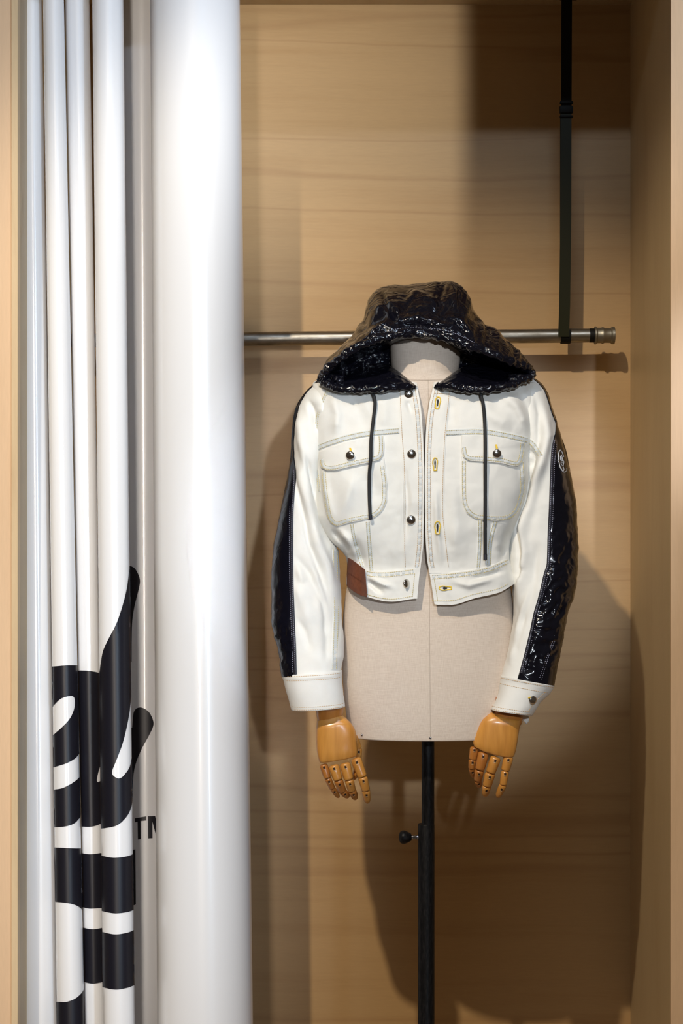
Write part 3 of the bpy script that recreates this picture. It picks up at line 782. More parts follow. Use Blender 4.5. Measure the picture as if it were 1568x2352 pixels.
# pockets
def metal_button(x, y, r, parent, dfn=None, off=.004, tilt=(0, 0), worn=False, m=None):
    dfn = dfn or Dbody
    bm = lathe([(r*.62, -.003), (r*.62, 0), (r, 0), (r*1.02, .0008), (r*.95, .0020), (r*.80, .0029), (r*.5, .0037), (r*.2, .0040), (.0002, .0041)], 32)
    if worn:
        for v in bm.verts:
            if v.co.z > .002: v.co.z += .0004*math.sin(v.co.x*1500)*math.cos(v.co.y*1300)
    rot = Matrix.Rotation(PI/2 + tilt[0], 3, 'X'); rot = Matrix.Rotation(tilt[1], 3, 'Z') @ rot
    placed(bm, P(x, y, dfn(x, y)-off), rot)
    o = obj('button', bm, m or M['steel'], auto=60)
    put(o, parent) if parent is jk else setattr(o, 'parent', parent)
    return o
def thread_ring(pts, off, parent, r=.0011, dfn=None, dark=True):
    dfn = dfn or Dbody
    pl = resample(pts+[pts[0]], 1.5)
    c3 = [P(x + .35*math.sin(i*2.1), y, dfn(x, y)-off-.0004*math.sin(i*2.6)) for i, (x, y) in enumerate(pl)]
    o = obj('buttonhole', tube3(c3, r, 6), M['gold'])
    put(o, parent) if parent is jk else setattr(o, 'parent', parent)
    if dark:
        cx = sum(p[0] for p in pts)/len(pts); cy = sum(p[1] for p in pts)/len(pts)
        q = [(cx+(x-cx)*.35, cy+(y-cy)*.62) for x, y in pts]
        bm = bmesh.new(); f = bm.faces.new([bm.verts.new(P(x, y, dfn(x, y)-off+.0002)) for x, y in q])
        if f.normal.y > 0: f.normal_flip()
        s_ = obj('slit', bm, M['cord'], smooth=False)
        s_.parent = o; s_.matrix_parent_inverse = o.matrix_world.inverted() if False else Matrix.Identity(4)
        if parent is jk: s_.matrix_parent_inverse = Matrix.Identity(4)
    return o
def parent_fix(child, parent):
    child.parent = parent

pkL = [(737, 1055), (736, 1085), (739, 1124), (744, 1158), (750, 1188), (759, 1203), (773, 1210), (801, 1202), (835, 1195), (858, 1190), (877, 1175), (888, 1152), (889, 1112), (884, 1067), (879, 1030), (800, 1035)]
pkR = [(1062, 1030), (1058, 1059), (1058, 1115), (1060, 1153), (1071, 1179), (1093, 1193), (1139, 1198), (1172, 1193), (1192, 1175), (1202, 1146), (1207, 1120), (1204, 1060), (1200, 1035), (1130, 1025)]
flL = [(733, 1038), (760, 1027), (801, 1014), (847, 1005), (881, 1001), (882, 1025), (880, 1044), (872, 1056), (847, 1063), (801, 1073), (769, 1081), (750, 1081), (736, 1074), (732, 1056)]
flR = [(1060, 999), (1090, 998), (1120, 999), (1164, 1007), (1207, 1018), (1205, 1039), (1200, 1060), (1190, 1071), (1172, 1070), (1150, 1064), (1113, 1061), (1077, 1059), (1063, 1050), (1058, 1028)]
def openpart(poly, a, b): return poly[a:b+1]
def do_pocket(pk, fl, ia, ib, fa, fb, bx, by, side):
    p = polypatch(pk, .0026, M['denim'], 'pocket', jk, puff=.003)
    line = sm(openpart(pk, ia, ib), 60); sg = -1
    edge_band(inset(line, 7.2*sg), 9.5, .0033, p, Dbody)
    stitches([inset(line, 3.5*sg), inset(line, 11*sg)], .0046, M['stitch'], p)
    lift = lambda x, y: .006*max(0, min(1, (y-1030)/45.0))
    f = polypatch(fl, .0042, M['denim'], 'pocket_flap', jk, puff=.0015, extra=lift)
    line = sm(openpart(fl, fa, fb), 60); sg = 1
    dl = lambda x, y: Dbody(x, y) - lift(x, y)
    edge_band(inset(line, 7.2*sg), 9.5, .0052, f, dl)
    stitches([inset(line, 3.5*sg), inset(line, 11*sg)], .0066, M['stitch'], f, dl)
    return p, f
_, fL_ = do_pocket(pkL, flL, 1, 13, 4, 13, 803, 1045, 0)
_, fR_ = do_pocket(pkR, flR, 1, 11, 4, 13, 1140, 1043, 1)

# waistband
tL = hermite([(797, 1281), (839, 1309), (870, 1313), (954, 1305), (970, 1303)]); tR = hermite([(985, 1319), (1030, 1316), (1087, 1309), (1130, 1299), (1169, 1283), (1186, 1280)])
def wband(u, v, x0, x1, tf, el, er):
    x = x0 + (x1-x0)*u; y = tf(x) + (hemY(x)+1-tf(x))*v
    return x, y
w1 = patch(lambda u, v: ((838 + (plL(1308+v*66)-838)*u), tL(838+(960-838)*u) + (hemY(838+(958-838)*u)+1-tL(838+(960-838)*u))*v), 40, 24, .0034, .002, M['denim'], 'waistband', jk)
w2 = patch(lambda u, v: ((plR(1318+v*70) + (1170+17*min(1, v*1.4)-plR(1318+v*70))*u), tR(985+(1170-985)*u) + (hemY(990+(1187-990)*u)+1-tR(985+(1170-985)*u))*v), 60, 24, .0034, .002, M['denim'], 'waistband', jk)
xs1 = [842+i*4 for i in range(28)]; xs2 = [992+i*4 for i in range(45)]
edge_band([(x, tL(x)+7.5) for x in xs1], 10, .0036, w1, Dbody); edge_band([(x, tR(x)+7) for x in xs2], 10, .0036, w2, Dbody)
stitches([[(x, tL(x)+3) for x in xs1], [(x, tL(x)+12) for x in xs1], [(x, hemY(x)-5) for x in xs1], [(952, tL(952)+12), (947, 1368)]], .0048, M['stitch'], w1)
stitches([[(x, tR(x)+3) for x in xs2], [(x, tR(x)+11) for x in xs2], [(x, hemY(x)-8) for x in xs2], [(997, 1330), (1005, 1380)]], .0048, M['stitch'], w2)
# leather patch on the waistband
lp = [(798, 1281), (806, 1284), (820, 1294), (838, 1308), (840, 1330), (842, 1355), (842.5, 1372), (828, 1368), (812, 1359), (796, 1346), (796, 1320)]
DL = lambda x, y: min(Dbody(x, y), YM - .020 - .09*min(1, max(0, (x-796)/46.0))**.7)
lp_o = polypatch(lp, .0045, M['leather'], 'leather_patch', jk, dfn=DL)
lp_o['label'] = 'tan leather patch with faint pressed lettering'
# faint pressed lettering: row of small strokes falling to the right
bm = bmesh.new()
for i in range(13):
    x = 801.5 + i*2.35; y = 1318 + (x-801.5)*.62
    segs = [((x, y-2), (x+.2, y+2))] if i % 3 else [((x-.6, y-2), (x-.6, y+2)), ((x-.6, y-2), (x+.8, y-1.4)), ((x-.6, y), (x+.8, y+.5))]
    for a, b in segs:
        q = [(a[0]-.35, a[1]), (a[0]+.35, a[1]), (b[0]+.35, b[1]), (b[0]-.35, b[1])]
        bm.faces.new([bm.verts.new(P(px, py, DL(px, py)-.0052)) for px, py in q])
o = obj('pressed_lettering', bm, M['leather_press'], smooth=False); o['kind'] = 'stuff'; o.parent = lp_o

# buttons and buttonholes
for x, y, w_ in ((938.5, 906, True), (945, 1043, False), (944, 1194, False)):
    metal_button(x, y, .0088, jk, worn=w_, tilt=(.12, .1))
metal_button(933, 1340, .0090, jk, tilt=(-.1, .9), off=.0075)
for x, y, f in ((804, 1046, fL_), (1141, 1042, fR_)):
    metal_button(x, y, .0085, f, off=.0125, tilt=(.15, -.2 if x < 900 else .1))
def hole(cx, cy, h, w, ang=0):
    pts = [(-.30*w, .5*h), (-.34*w, .2*h), (-.5*w, -.05*h), (-.45*w, -.3*h), (-.15*w, -.5*h), (.3*w, -.46*h), (.5*w, -.2*h), (.38*w, .1*h), (.30*w, .5*h)]
    c, s = math.cos(ang), math.sin(ang)
    return [(cx+x*c-y*s, cy+x*s+y*c) for x, y in pts]
for cx, cy, h, w, a in ((1005, 925, 27, 12, .12), (999, 1066, 29, 11, 0), (1004.5, 1212, 29, 13, 0), (1022, 1351, 28, 10, -PI/2)):
    thread_ring(hole(cx, cy, h, w, a), .0042, jk)
for cx, cy, f in ((804, 1034, fL_), (1139, 1026, fR_)):
    bm = bmesh.new()
    for k in (-1, 0, 1):
        tube3([P(cx+k*1.4+.5*s, cy-5+s*2.2, Dbody(cx, cy)-.0085-.0008*s) for s in range(6)], .0008, 5, bm)
    o = obj('buttonhole', bm, M['gold']); o.parent = f

# ---------------- sleeves
SL = Rows([(743, 866, 757, 867, YM, .008, .008, 0), (722, 884, 775, 884, YM, .040, .04, 0), (701, 905, 786, 908, YM, .060, .058, 0), (684, 938, 780, 940, YM, .070, .066, 0),
           (677, 980, 766, 985, YM, .075, .070, 0), (673, 1035, 750, 1035, YM-.002, .076, .070, 0), (663, 1100, 738, 1100, YM-.004, .074, .070, 0), (646, 1185, 740, 1185, YM-.008, .072, .070, 0),
           (637, 1230, 758, 1232, YM-.010, .072, .068, 0), (632, 1268, 776, 1268, YM-.014, .070, .066, 0), (628, 1320, 780, 1320, YM-.02, .068, .064, 1), (626, 1370, 781, 1370, YM-.028, .066, .062, 1),
           (628, 1420, 785, 1420, YM-.036, .064, .060, 2), (637, 1470, 788, 1468, YM-.046, .062, .058, 2), (646, 1502, 787, 1500, YM-.052, .060, .056, 3), (648, 1530, 785, 1526, YM-.057, .058, .055, 4), (650, 1553, 783, 1546, YM-.061, .056, .054, 4)], 2.25)
SR = Rows([(1205, 864, 1217, 864, YM, .008, .008, 0), (1188, 882, 1239, 881, YM, .040, .04, 0), (1182, 902, 1253, 901, YM, .060, .058, 0), (1186, 948, 1268, 948, YM, .070, .066, 0),
           (1194, 990, 1281, 990, YM, .075, .07, 0), (1200, 1040, 1295, 1038, YM-.002, .077, .072, 0), (1203, 1100, 1309, 1102, YM-.004, .078, .072, 0), (1184, 1160, 1318, 1162, YM-.006, .077, .071, 0), (1172, 1200, 1321, 1202, YM-.008, .076, .07, 0),
           (1168, 1250, 1323, 1250, YM-.012, .074, .068, 0), (1169, 1300, 1322, 1300, YM-.018, .072, .066, 0), (1178, 1352, 1315, 1356, YM-.024, .07, .064, 1), (1180, 1412, 1300, 1408, YM-.032, .066, .06, 1),
           (1172, 1460, 1292, 1452, YM-.04, .064, .058, 2), (1163, 1510, 1282, 1502, YM-.048, .060, .056, 3), (1155, 1535, 1274, 1542, YM-.054, .058, .054, 4), (1149, 1558, 1268, 1577, YM-.058, .056, .052, 5)], 2.25)
sl_folds = fold_fn([([(672, 1060), (679, 1110), (700, 1193), (710, 1250), (738, 1320), (757, 1385)], 6, -.0045), ([(690, 1080), (712, 1180), (725, 1240), (750, 1300), (768, 1370)], 12, .006),
                    ([(700, 1040), (716, 1101), (729, 1160)], 5, -.005), ([(676, 1275), (712, 1322), (740, 1385), (752, 1440)], 7, -.004), ([(680, 1330), (700, 1390), (718, 1440)], 14, .004),
                    ([(682, 1420), (700, 1450), (712, 1500)], 7, -.003), ([(684, 1300), (695, 1340)], 8, .003), ([(705, 915), (722, 950), (730, 990)], 8, -.006), ([(722, 900), (742, 930), (736, 960)], 10, .005), ([(690, 940), (692, 1010), (705, 1080)], 9, .005),
                    ([(745, 1420), (752, 1470), (750, 1520)], 9, -.003), ([(715, 1300), (735, 1370), (740, 1430)], 10, .003)])
sr_folds = fold_fn([([(1225, 900), (1240, 950), (1238, 1010), (1225, 1060), (1212, 1130)], 8, -.005), ([(1245, 930), (1255, 1000), (1245, 1060), (1225, 1120)], 11, .005), ([(1250, 1010), (1236, 1090), (1215, 1170), (1200, 1230)], 9, .006),
                    ([(1222, 1080), (1205, 1140), (1197, 1180)], 6, -.006), ([(1206, 1150), (1200, 1210), (1206, 1270), (1196, 1330), (1190, 1380)], 8, .006), ([(1196, 1160), (1189, 1220), (1192, 1280), (1186, 1330)], 5, -.006), ([(1235, 1240), (1225, 1330), (1205, 1400)], 10, -.004), ([(1195, 1420), (1188, 1480), (1172, 1530)], 8, .004),
                    ([(1225, 1330), (1200, 1400), (1190, 1450)], 6, .003), ([(1215, 1030), (1222, 1050), (1215, 1075)], 5, -.005), ([(1190, 1330), (1200, 1300)], 8, -.004), ([(1205, 1400), (1180, 1520)], 6, -.0035)])
def sleeve_disp(ff, seed):
    def d(x, y, th):
        s = math.sin(th); amp = .0030*fbm(x, y, seed) if s > 0 else .003*fbm(x, y*.8, seed+5)
        if s > 0: amp += 2.0*ff(x, y)*min(1, s*2)
        t = min(1, max(0, (y-880)/60)) * min(1, max(0, (1550-y)/40)); return amp*t
    return d
dL = sleeve_disp(sl_folds, 2.0); dR = sleeve_disp(sr_folds, 5.0)
sleeveL = solid(put(obj('sleeve', loft(SL, 170, 110, dL), M['denim']), jk), .002)
sleeveR = solid(put(obj('sleeve', loft(SR, 170, 110, dR), M['denim']), jk), .002)
for o in (sleeveL, sleeveR): o.data.flip_normals() if False else None
def Dsl(x, y):
    k = SL.k_of(x, y); th = SL.th_of(k, x); return SL.pt(k, th)[2] - dL(x, y, th)*math.sin(th)
def Dsr(x, y):
    k = SR.k_of(x, y); th = SR.th_of(k, x); return SR.pt(k, th)[2] - dR(x, y, th)*math.sin(th)
seam([(770, 1262), (771, 1340), (772, 1410), (768, 1538)], 14, .0010, sleeveL, Dsl)
seam([(1211, 1009), (1226, 1024), (1241, 1047)], 13, .0012, sleeveR, Dsr)

# nylon stripes: angular sectors laid over the outer side of each sleeve
xbL = hermite([(862, 754), (880, 728), (905, 703), (940, 686), (1000, 676.5), (1040, 675), (1100, 677.5), (1200, 673), (1270, 673), (1340, 674), (1400, 676), (1500, 680), (1556, 681.5)])
xbR = hermite([(862, 1212), (880, 1234), (900, 1250), (950, 1266), (975, 1275), (1039, 1265), (1102, 1262), (1166, 1260), (1230, 1257), (1294, 1255), (1319, 1248), (1370, 1236), (1408, 1225), (1446, 1217), (1504, 1203), (1560, 1188)])
def ridged(x, y, s, sc=1.0):
    a = nz(x/16*sc+y/40*sc, y/22*sc, s); b = nz(x/8*sc+3, y/10*sc, s+4)
    return (1-abs(a)*2.6)*.7 + (1-abs(b)*2.6)*.3
def stripe(R, xb, left, seed, k0):
    base = dL if left else dR
    def thfn(k):
        y = (R.f(k)[1]+R.f(k)[3])/2
        th = R.th_of(k, xb(y))
        return (th, -1.35) if left else (th, PI+1.35)
    def disp(x, y, th):
        s = math.sin(th); w = min(1, max(0, (y-(1370 if left else 1170))/130)); w2 = min(1, max(0, (1552-y)/30))
        edge = min(1, max(0, ((xb(y)-x) if left else (x-xb(y)))/12.0)) if s > 0 else 1
        return base(x, y, th) + edge*((.0005+.0055*w)*(.3+.7*max(0, s))*ridged(x, y, seed, .75)*w2 + .0022)
    bm = loft(R, 200, 60, disp, closed=False, grow=.0016, k0=k0, thfn=thfn)
    o = obj('nylon_stripe', bm, M['nylon_smooth'] if left else M['nylon_stripe'])
    return o
def fix_out(o, centre):
    s = 0
    for p in o.data.polygons: s += p.normal.dot(p.center-centre)*p.area
    if s < 0: o.data.flip_normals()
stL = stripe(SL, xbL, True, 11.0, .3); fix_out(stL, P(715, 1250, YM)); stL.parent = sleeveL; solid(stL, .0015)
stR = stripe(SR, xbR, False, 17.0, .3); fix_out(stR, P(1250, 1250, YM)); stR.parent = sleeveR; solid(stR, .0015)
for o in (sleeveL, sleeveR): fix_out(o, P(715 if o is sleeveL else 1250, 1250, YM))
def trimband(R, xb, sgn, D, par, y0, wd=9):
    ln = [(xb(y)+sgn*wd*.5, y) for y in range(y0, 1551, 6)]
    o = seam_black(ln, wd, .0040, D, par)
    return o
def seam_black(line, wpx, off, dfn, parent):
    bm = bmesh.new(); rows = []
    for i, p in enumerate(line):
        a = line[max(i-1, 0)]; b = line[min(i+1, len(line)-1)]; tx, ty = b[0]-a[0], b[1]-a[1]; L = math.hypot(tx, ty)
        nx, ny = -ty/L*wpx/2, tx/L*wpx/2; r = []
        for k, o_ in ((-1, -.001), (-.9, off), (0, off+.0006), (.9, off), (1, -.001)):
            x, y = p[0]+nx*k, p[1]+ny*k; r.append(bm.verts.new(P(x, y, dfn(x, y)-o_)))
        rows.append(r)
    for a, b in zip(rows[:-1], rows[1:]):
        for j in range(4): bm.faces.new((a[j], a[j+1], b[j+1], b[j]))
    bmesh.ops.recalc_face_normals(bm, faces=bm.faces)
    o = obj('stripe_binding', bm, M['trim'])
    if sum(p.normal.y for p in o.data.polygons) > 0: o.data.flip_normals()
    o.parent = parent; return o
trimband(SL, xbL, -1, Dsl, sleeveL, 1075)
trimband(SR, xbR, 1, Dsr, sleeveR, 1000)
stitches([[(xbL(y)-3.5, y) for y in range(1080, 1548, 6)], [(xbL(y)-9, y) for y in range(1120, 1548, 6)]], .0056, M['wthread'], sleeveL, Dsl, 2.4, 2.4, .0004)
stitches([[(xbR(y)+4, y) for y in range(1010, 1548, 6)], [(xbR(y)+10, y) for y in range(1020, 1548, 6)]], .0056, M['wthread'], sleeveR, Dsr, 2.4, 2.4, .0004)
DsrO = lambda x, y: Dsr(x, y) - .0052
stitches([[(1288, 1432), (1275, 1470), (1262, 1500), (1243, 1562)], [(1282, 1432), (1268, 1475), (1255, 1510), (1238, 1560)]], .003, M['wthread'], sleeveR, DsrO, 2.4, 2.4, .0004)

# embroidered emblem on the right sleeve stripe
em1 = sm([(1293.9, 1049.6), (1290.8, 1040), (1288.6, 1035.7), (1286.3, 1034), (1284, 1036.6), (1282.8, 1041.5), (1282.3, 1048), (1282.9, 1053), (1281.4, 1055.8), (1281.2, 1058.5), (1283.7, 1063.4), (1285, 1069.6), (1286.8, 1075), (1289.9, 1080), (1293, 1083.5), (1296.6, 1084.2), (1299.3, 1082), (1300.6, 1079), (1299.7, 1076.8)])
em2 = sm([(1289, 1044), (1290.5, 1050), (1293, 1057), (1294.6, 1061), (1293.5, 1067), (1292.5, 1070.5), (1289, 1066.5), (1288.3, 1063.5), (1289.8, 1061.5), (1292, 1064)])
em3 = sm([(1286.5, 1047), (1286.8, 1052), (1287.5, 1057), (1291, 1059), (1289.5, 1052), (1287.3, 1050)])
em4 = sm([(1289.5, 1076.5), (1290, 1080.5), (1293, 1081.5), (1294.8, 1078), (1293, 1072)])
bm = bmesh.new()
for ln, r in ((em1, .00095), (em2, .0006), (em3, .0006), (em4, .0006)):
    tube3([P(x, y, Dsr(x, y)-.0085) for x, y in ln], r, 6, bm)
o = obj('emblem', bm, M['emblem']); o.parent = sleeveR; o['label'] = 'white embroidered outline emblem on the black stripe'

# cuffs
CL = Rows([(646, 1548, 785, 1540, YM-.060, .059, .057, 4), (648, 1556, 785, 1548, YM-.061, .060, .057, 4), (651, 1563, 785, 1555, YM-.062, .0585, .056, 4), (656, 1584, 787, 1576, YM-.064, .058, .055, 5), (664, 1612, 790, 1603, YM-.067, .056, .053, 5), (669, 1630, 792.5, 1622, YM-.069, .055, .052, 6)], 2.3)
CR = Rows([(1149, 1552, 1274, 1575, YM-.058, .063, .059, 2), (1148, 1560, 1271, 1582, YM-.059, .060, .055, 2), (1146, 1570, 1263, 1593, YM-.060, .058, .054, 2), (1143, 1592, 1241, 1614, YM-.063, .056, .052, 3), (1137, 1610, 1232, 1628, YM-.066, .054, .050, 3), (1127, 1629, 1222, 1643, YM-.068, .053, .049, 3)], 2.3)
cdL = lambda x, y, th: .0012*fbm(x, y, 21)
cuffL = solid(put(obj('cuff', loft(CL, 44, 100, cdL), M['denim']), jk), .003); fix_out(cuffL, P(715, 1590, YM-.06))
cuffR = solid(put(obj('cuff', loft(CR, 44, 100, cdL), M['denim']), jk), .003); fix_out(cuffR, P(1200, 1600, YM-.06))
def rowline(R, k, a0, a1, dy=0, n=50):
    out = []
    for i in range(n+1):
        x, y, Y = R.pt(k, PI*(a0+(a1-a0)*i/n)); out.append((x, y+dy))
    return out
Dcl = lambda x, y: CL.depth(x, y) - .0012*fbm(x, y, 21); Dcr = lambda x, y: CR.depth(x, y) - .0012*fbm(x, y, 21)
stitches([rowline(CL, .5, .08, .92), rowline(CL, 1.9, .08, .92), rowline(CL, 5, .08, .92, -9), rowline(CL, 5, .08, .92, -2.5)], .0006, M['stitch2'], cuffL, Dcl)
stitches([rowline(CR, .5, .08, .92), rowline(CR, 1.9, .08, .88), rowline(CR, 5, .08, .86, -9), rowline(CR, 5, .08, .9, -2.5), [(1252, 1590), (1228, 1612), (1213, 1634)]], .0006, M['stitch2'], cuffR, Dcr)
metal_button(1223, 1608, .0085, cuffR, Dcr, .004, (.1, .45))
o = obj('buttonhole', tube3([P(1213+s*1.2, 1603-s*.3, Dcr(1215, 1604)-.002-.0005*s) for s in range(6)], .0014, 6), M['gold']); o.parent = cuffR
# loose inner tab of the open cuff
bm = grid_bm(lambda u, v: P(1198 + 14*u + 2*v, 1636 + 27*v*(1-.75*abs(u-.6)) , YM-.052 + .006*v), 6, 8)
o = solid(put(obj('cuff_tab', bm, M['denim']), jk), .002)

# ---------------- hood
def d25(y): return y-.25
T_ = [(739, 868, 3.885), (752, 848, 3.855), (782, 822, 3.835), (815, 800, 3.825), (860, 781, 3.825), (910, 769, 3.83), (965, 767, 3.835), (1020, 774, 3.832), (1060, 787, 3.825), (1110, 806, 3.82), (1165, 826, 3.835), (1200, 840, 3.86), (1219, 853, 3.885)]
C_ = [(735, 862, 3.91), (748, 834, 3.93), (775, 805, 3.95), (805, 778, 3.97), (832, 735, 3.985), (862, 668, 3.99), (945, 653, 4.0), (1030, 647, 4.0), (1068, 668, 3.995), (1098, 728, 3.985), (1155, 774, 3.97), (1195, 808, 3.94), (1222, 842, 3.91)]
B_ = [(745, 880, 3.95), (765, 868, 4.01), (800, 850, 4.05), (840, 830, 4.08), (880, 800, 4.10), (920, 770, 4.11), (965, 760, 4.12), (1010, 765, 4.12), (1050, 785, 4.11), (1095, 810, 4.09), (1150, 830, 4.05), (1190, 848, 4.0), (1216, 862, 3.95)]
def mid(a, b, t, push, lift): return [(p[0]+(q[0]-p[0])*t, p[1]+(q[1]-p[1])*t - lift*math.sin(PI*i/12), p[2]+(q[2]-p[2])*t - push*math.sin(PI*i/12)) for i, (p, q) in enumerate(zip(a, b))]
M1 = mid(T_, C_, .30, .030, 0); M2 = mid(T_, C_, .68, .045, 0)
hood_folds = fold_fn([([(873, 668), (885, 700), (902, 722), (912, 740)], 5, -.007), ([(880, 665), (905, 705), (925, 735)], 7, .005), ([(1022, 650), (1012, 680), (1008, 712)], 4, -.007), ([(1035, 652), (1045, 690), (1050, 716)], 7, .006), ([(1050, 665), (1052, 712)], 3, -.006),
                      ([(930, 700), (955, 672), (990, 690), (1006, 710)], 7, .006), ([(905, 735), (930, 705), (955, 680)], 5, -.005), ([(910, 738), (960, 732), (1010, 748), (1040, 760)], 7, .007), ([(905, 748), (955, 745), (1020, 765)], 4, -.006),
                      ([(1030, 728), (1060, 742), (1085, 770)], 6, .006), ([(1040, 740), (1075, 765)], 4, -.005), ([(1070, 720), (1110, 740), (1140, 790)], 5, -.006), ([(1085, 715), (1130, 745), (1165, 800)], 8, .005), ([(1140, 760), (1170, 790), (1190, 830)], 6, -.004),
                      ([(840, 720), (835, 760), (810, 790)], 7, -.005), ([(850, 760), (825, 780), (800, 815)], 5, .005), ([(895, 740), (860, 760), (830, 790)], 6, .006), ([(880, 690), (860, 720), (850, 745)], 8, .004), ([(800, 800), (780, 830), (760, 850)], 5, -.004)])
def curve_loft(curves, nu):
    return [catmull(c, nu) for c in curves]
NU = 220
cl = curve_loft([T_, M1, M2, C_, mid(C_, B_, .5, 0, 6), B_], NU)
bm = bmesh.new(); rows = []; NVh = 90
for j in range(NVh+1):
    s = j/NVh; row = []
    for i in range(NU):
        x, y, Y = catmull([c[i] for c in cl], NVh+1)[j] if False else (0, 0, 0)
        row.append(None)
    rows.append(row)
for i in range(NU):
    col = catmull([c[i] for c in cl], NVh+1)
    for j, (x, y, Y) in enumerate(col):
        v = j/NVh; e = min(1, v*8, (1-v)*4) * min(1, 12*i/NU, 12*(1-i/NU))
        d = hood_folds(x, y) if v < .66 else 0
        d += .0034*ridged(x, y+Y*300, 31, .7) + .004*nz(x/34, y/30+Y*8, 9)
        sx = (x-979)/240
        n = Vector((sx*.6, -.75 if v < .6 else .6, .5)).normalized()
        rows[j][i] = bm.verts.new(P(x, y, Y) + n*d*e)
for a, b in zip(rows[:-1], rows[1:]):
    for i in range(NU-1): bm.faces.new((a[i], a[i+1], b[i+1], b[i]))
hood = put(obj('hood', bm, M['nylon']), jk); fix_out(hood, P(979, 800, 3.98)); solid(hood, .003)
# interior: from the top rim down to the lower rims, hollow behind the neck
Lo = [(739, 874, 3.885), (752, 884, 3.86), (775, 893, 3.842), (810, 896, 3.832), (850, 897, 3.828), (900, 894, 3.832), (952, 889, 3.850), (979, 880, 3.97), (1002, 889, 3.850), (1045, 893, 3.832), (1090, 897, 3.828), (1145, 893, 3.835), (1190, 880, 3.856), (1219, 862, 3.885)]
nt = catmull(T_, NU); lo = catmull(Lo, NU)
# re-time the top curve so both sides meet the neck together
def top_at(u): 
    k = u*(NU-1); i = min(int(k), NU-2); f = k-i; return tuple(a+(b-a)*f for a, b in zip(nt[i], nt[i+1]))
def inner(u, v):
    T0 = top_at(u); k = u*(NU-1); i = min(int(k), NU-2); f = k-i; L0 = tuple(a+(b-a)*f for a, b in zip(lo[i], lo[i+1]))
    c = math.sin(PI*min(1, max(0, u)))
    x = T0[0]+(L0[0]-T0[0])*v; y = T0[1]+(L0[1]-T0[1])*v
    dep = .30*c**.8 * math.sin(PI*v**1.35)**.9
    dep = min(dep, .135)
    Y = T0[2]+(L0[2]-T0[2])*v + dep
    wr = min(1, v*6, (1-v)*6)*(.006*ridged(x, y*1.6, 41, .7) + .005*nz(x/28, y/14, 44))
    if y > 852 and abs(x-979) > 85:
        k = min(1, (y-852)/8.0); Y = Y + (min(Y, Dbody(x, y)-.009, 3.866 if not 790 < x < 1168 else 9)-Y)*k
    return P(x, y, Y-wr)
hi = put(obj('hood_lining', grid_bm(inner, 200, 60), M['nylon']), jk)
if sum(p.normal.y for p in hi.data.polygons) > 0: hi.data.flip_normals()
solid(hi, .001)
# collar wings running up beside the neck
def wing(pts_lo, pts_hi, name='collar_wing'):
    a = catmull(pts_lo, 40); b = catmull(pts_hi, 40)
    def f(u, v):
        i = min(39, int(round(u*39))); p, q = a[i], b[i]
        x = p[0]+(q[0]-p[0])*v; y = p[1]+(q[1]-p[1])*v; Y = p[2]+(q[2]-p[2])*v
        lim = Dbody(x, y)-.008 if y > 858 else 9
        return P(x, y, min(Y - .006*math.sin(PI*v), lim) - (.005*ridged(x, y*1.7, 51, .6) + .006*abs(nz(x/12, y/9, 3)))*min(1, v*5, (1-v)*5))
    o = put(obj(name, grid_bm(f, 39, 24), M['nylon']), jk)
    if sum(p.normal.y for p in o.data.polygons) > 0: o.data.flip_normals()
    solid(o, .002); return o
wing([(765, 888, 3.86), (800, 893, 3.845), (850, 896, 3.838), (900, 894, 3.842), (955, 889, 3.858)], [(785, 868, 3.93), (825, 845, 3.96), (872, 835, 3.945), (905, 846, 3.905), (957, 887, 3.862)])
wing([(1195, 880, 3.87), (1150, 892, 3.845), (1095, 896, 3.838), (1045, 893, 3.842), (997, 891, 3.858)], [(1180, 850, 3.93), (1130, 835, 3.96), (1085, 835, 3.945), (1053, 848, 3.905), (996, 888, 3.862)])
# gathered rim tunnels
def rim(pts, r0, name, n=240, seed=0):
    c = catmull(pts, n); bm = bmesh.new(); rings = []
    V = [P(*p) for p in c]; m = 20
    for i, p in enumerate(V):
        t = (V[min(i+1, n-1)]-V[max(i-1, 0)]).normalized(); u = t.cross(Vector((0, 1, 0))).normalized(); w = t.cross(u).normalized()
        ring = []
        for k in range(m):
            a = 2*PI*k/m
            g_ = nz(i*.16+seed, math.cos(a)*.7, math.sin(a)*.7+seed)*.42 + nz(i*.42+seed, math.cos(a), math.sin(a))*.22
            rr = r0*(1+1.25*g_)*(1 if 3 < i < n-4 else .6)
            ring.append(bm.verts.new(p + u*math.cos(a)*rr + w*math.sin(a)*rr*.85))
        rings.append(ring)
    for a, b in zip(rings[:-1], rings[1:]):
        for k in range(m): bm.faces.new((a[k], a[(k+1) % m], b[(k+1) % m], b[k]))
    bm.faces.new(list(reversed(rings[0]))); bm.faces.new(rings[-1]); bmesh.ops.recalc_face_normals(bm, faces=bm.faces)
    return put(obj(name, bm, M['nylon']), jk)
rim([(744, 874, 3.888)] + T_ [0:] + [(1216, 860, 3.888)], .0085, 'rim_tunnel', 300, 1)
rim([(739, 866, 3.885), (743, 878, 3.872), (757, 886, 3.856), (780, 892, 3.842), (815, 894, 3.832), (850, 895, 3.828), (900, 891, 3.834), (952, 888, 3.854)], .0075, 'rim_tunnel', 170, 7)
rim([(1220, 852, 3.885), (1216, 866, 3.872), (1190, 879, 3.852), (1145, 891, 3.836), (1090, 895, 3.828), (1045, 890, 3.834), (1000, 887, 3.854)], .0075, 'rim_tunnel', 170, 13)
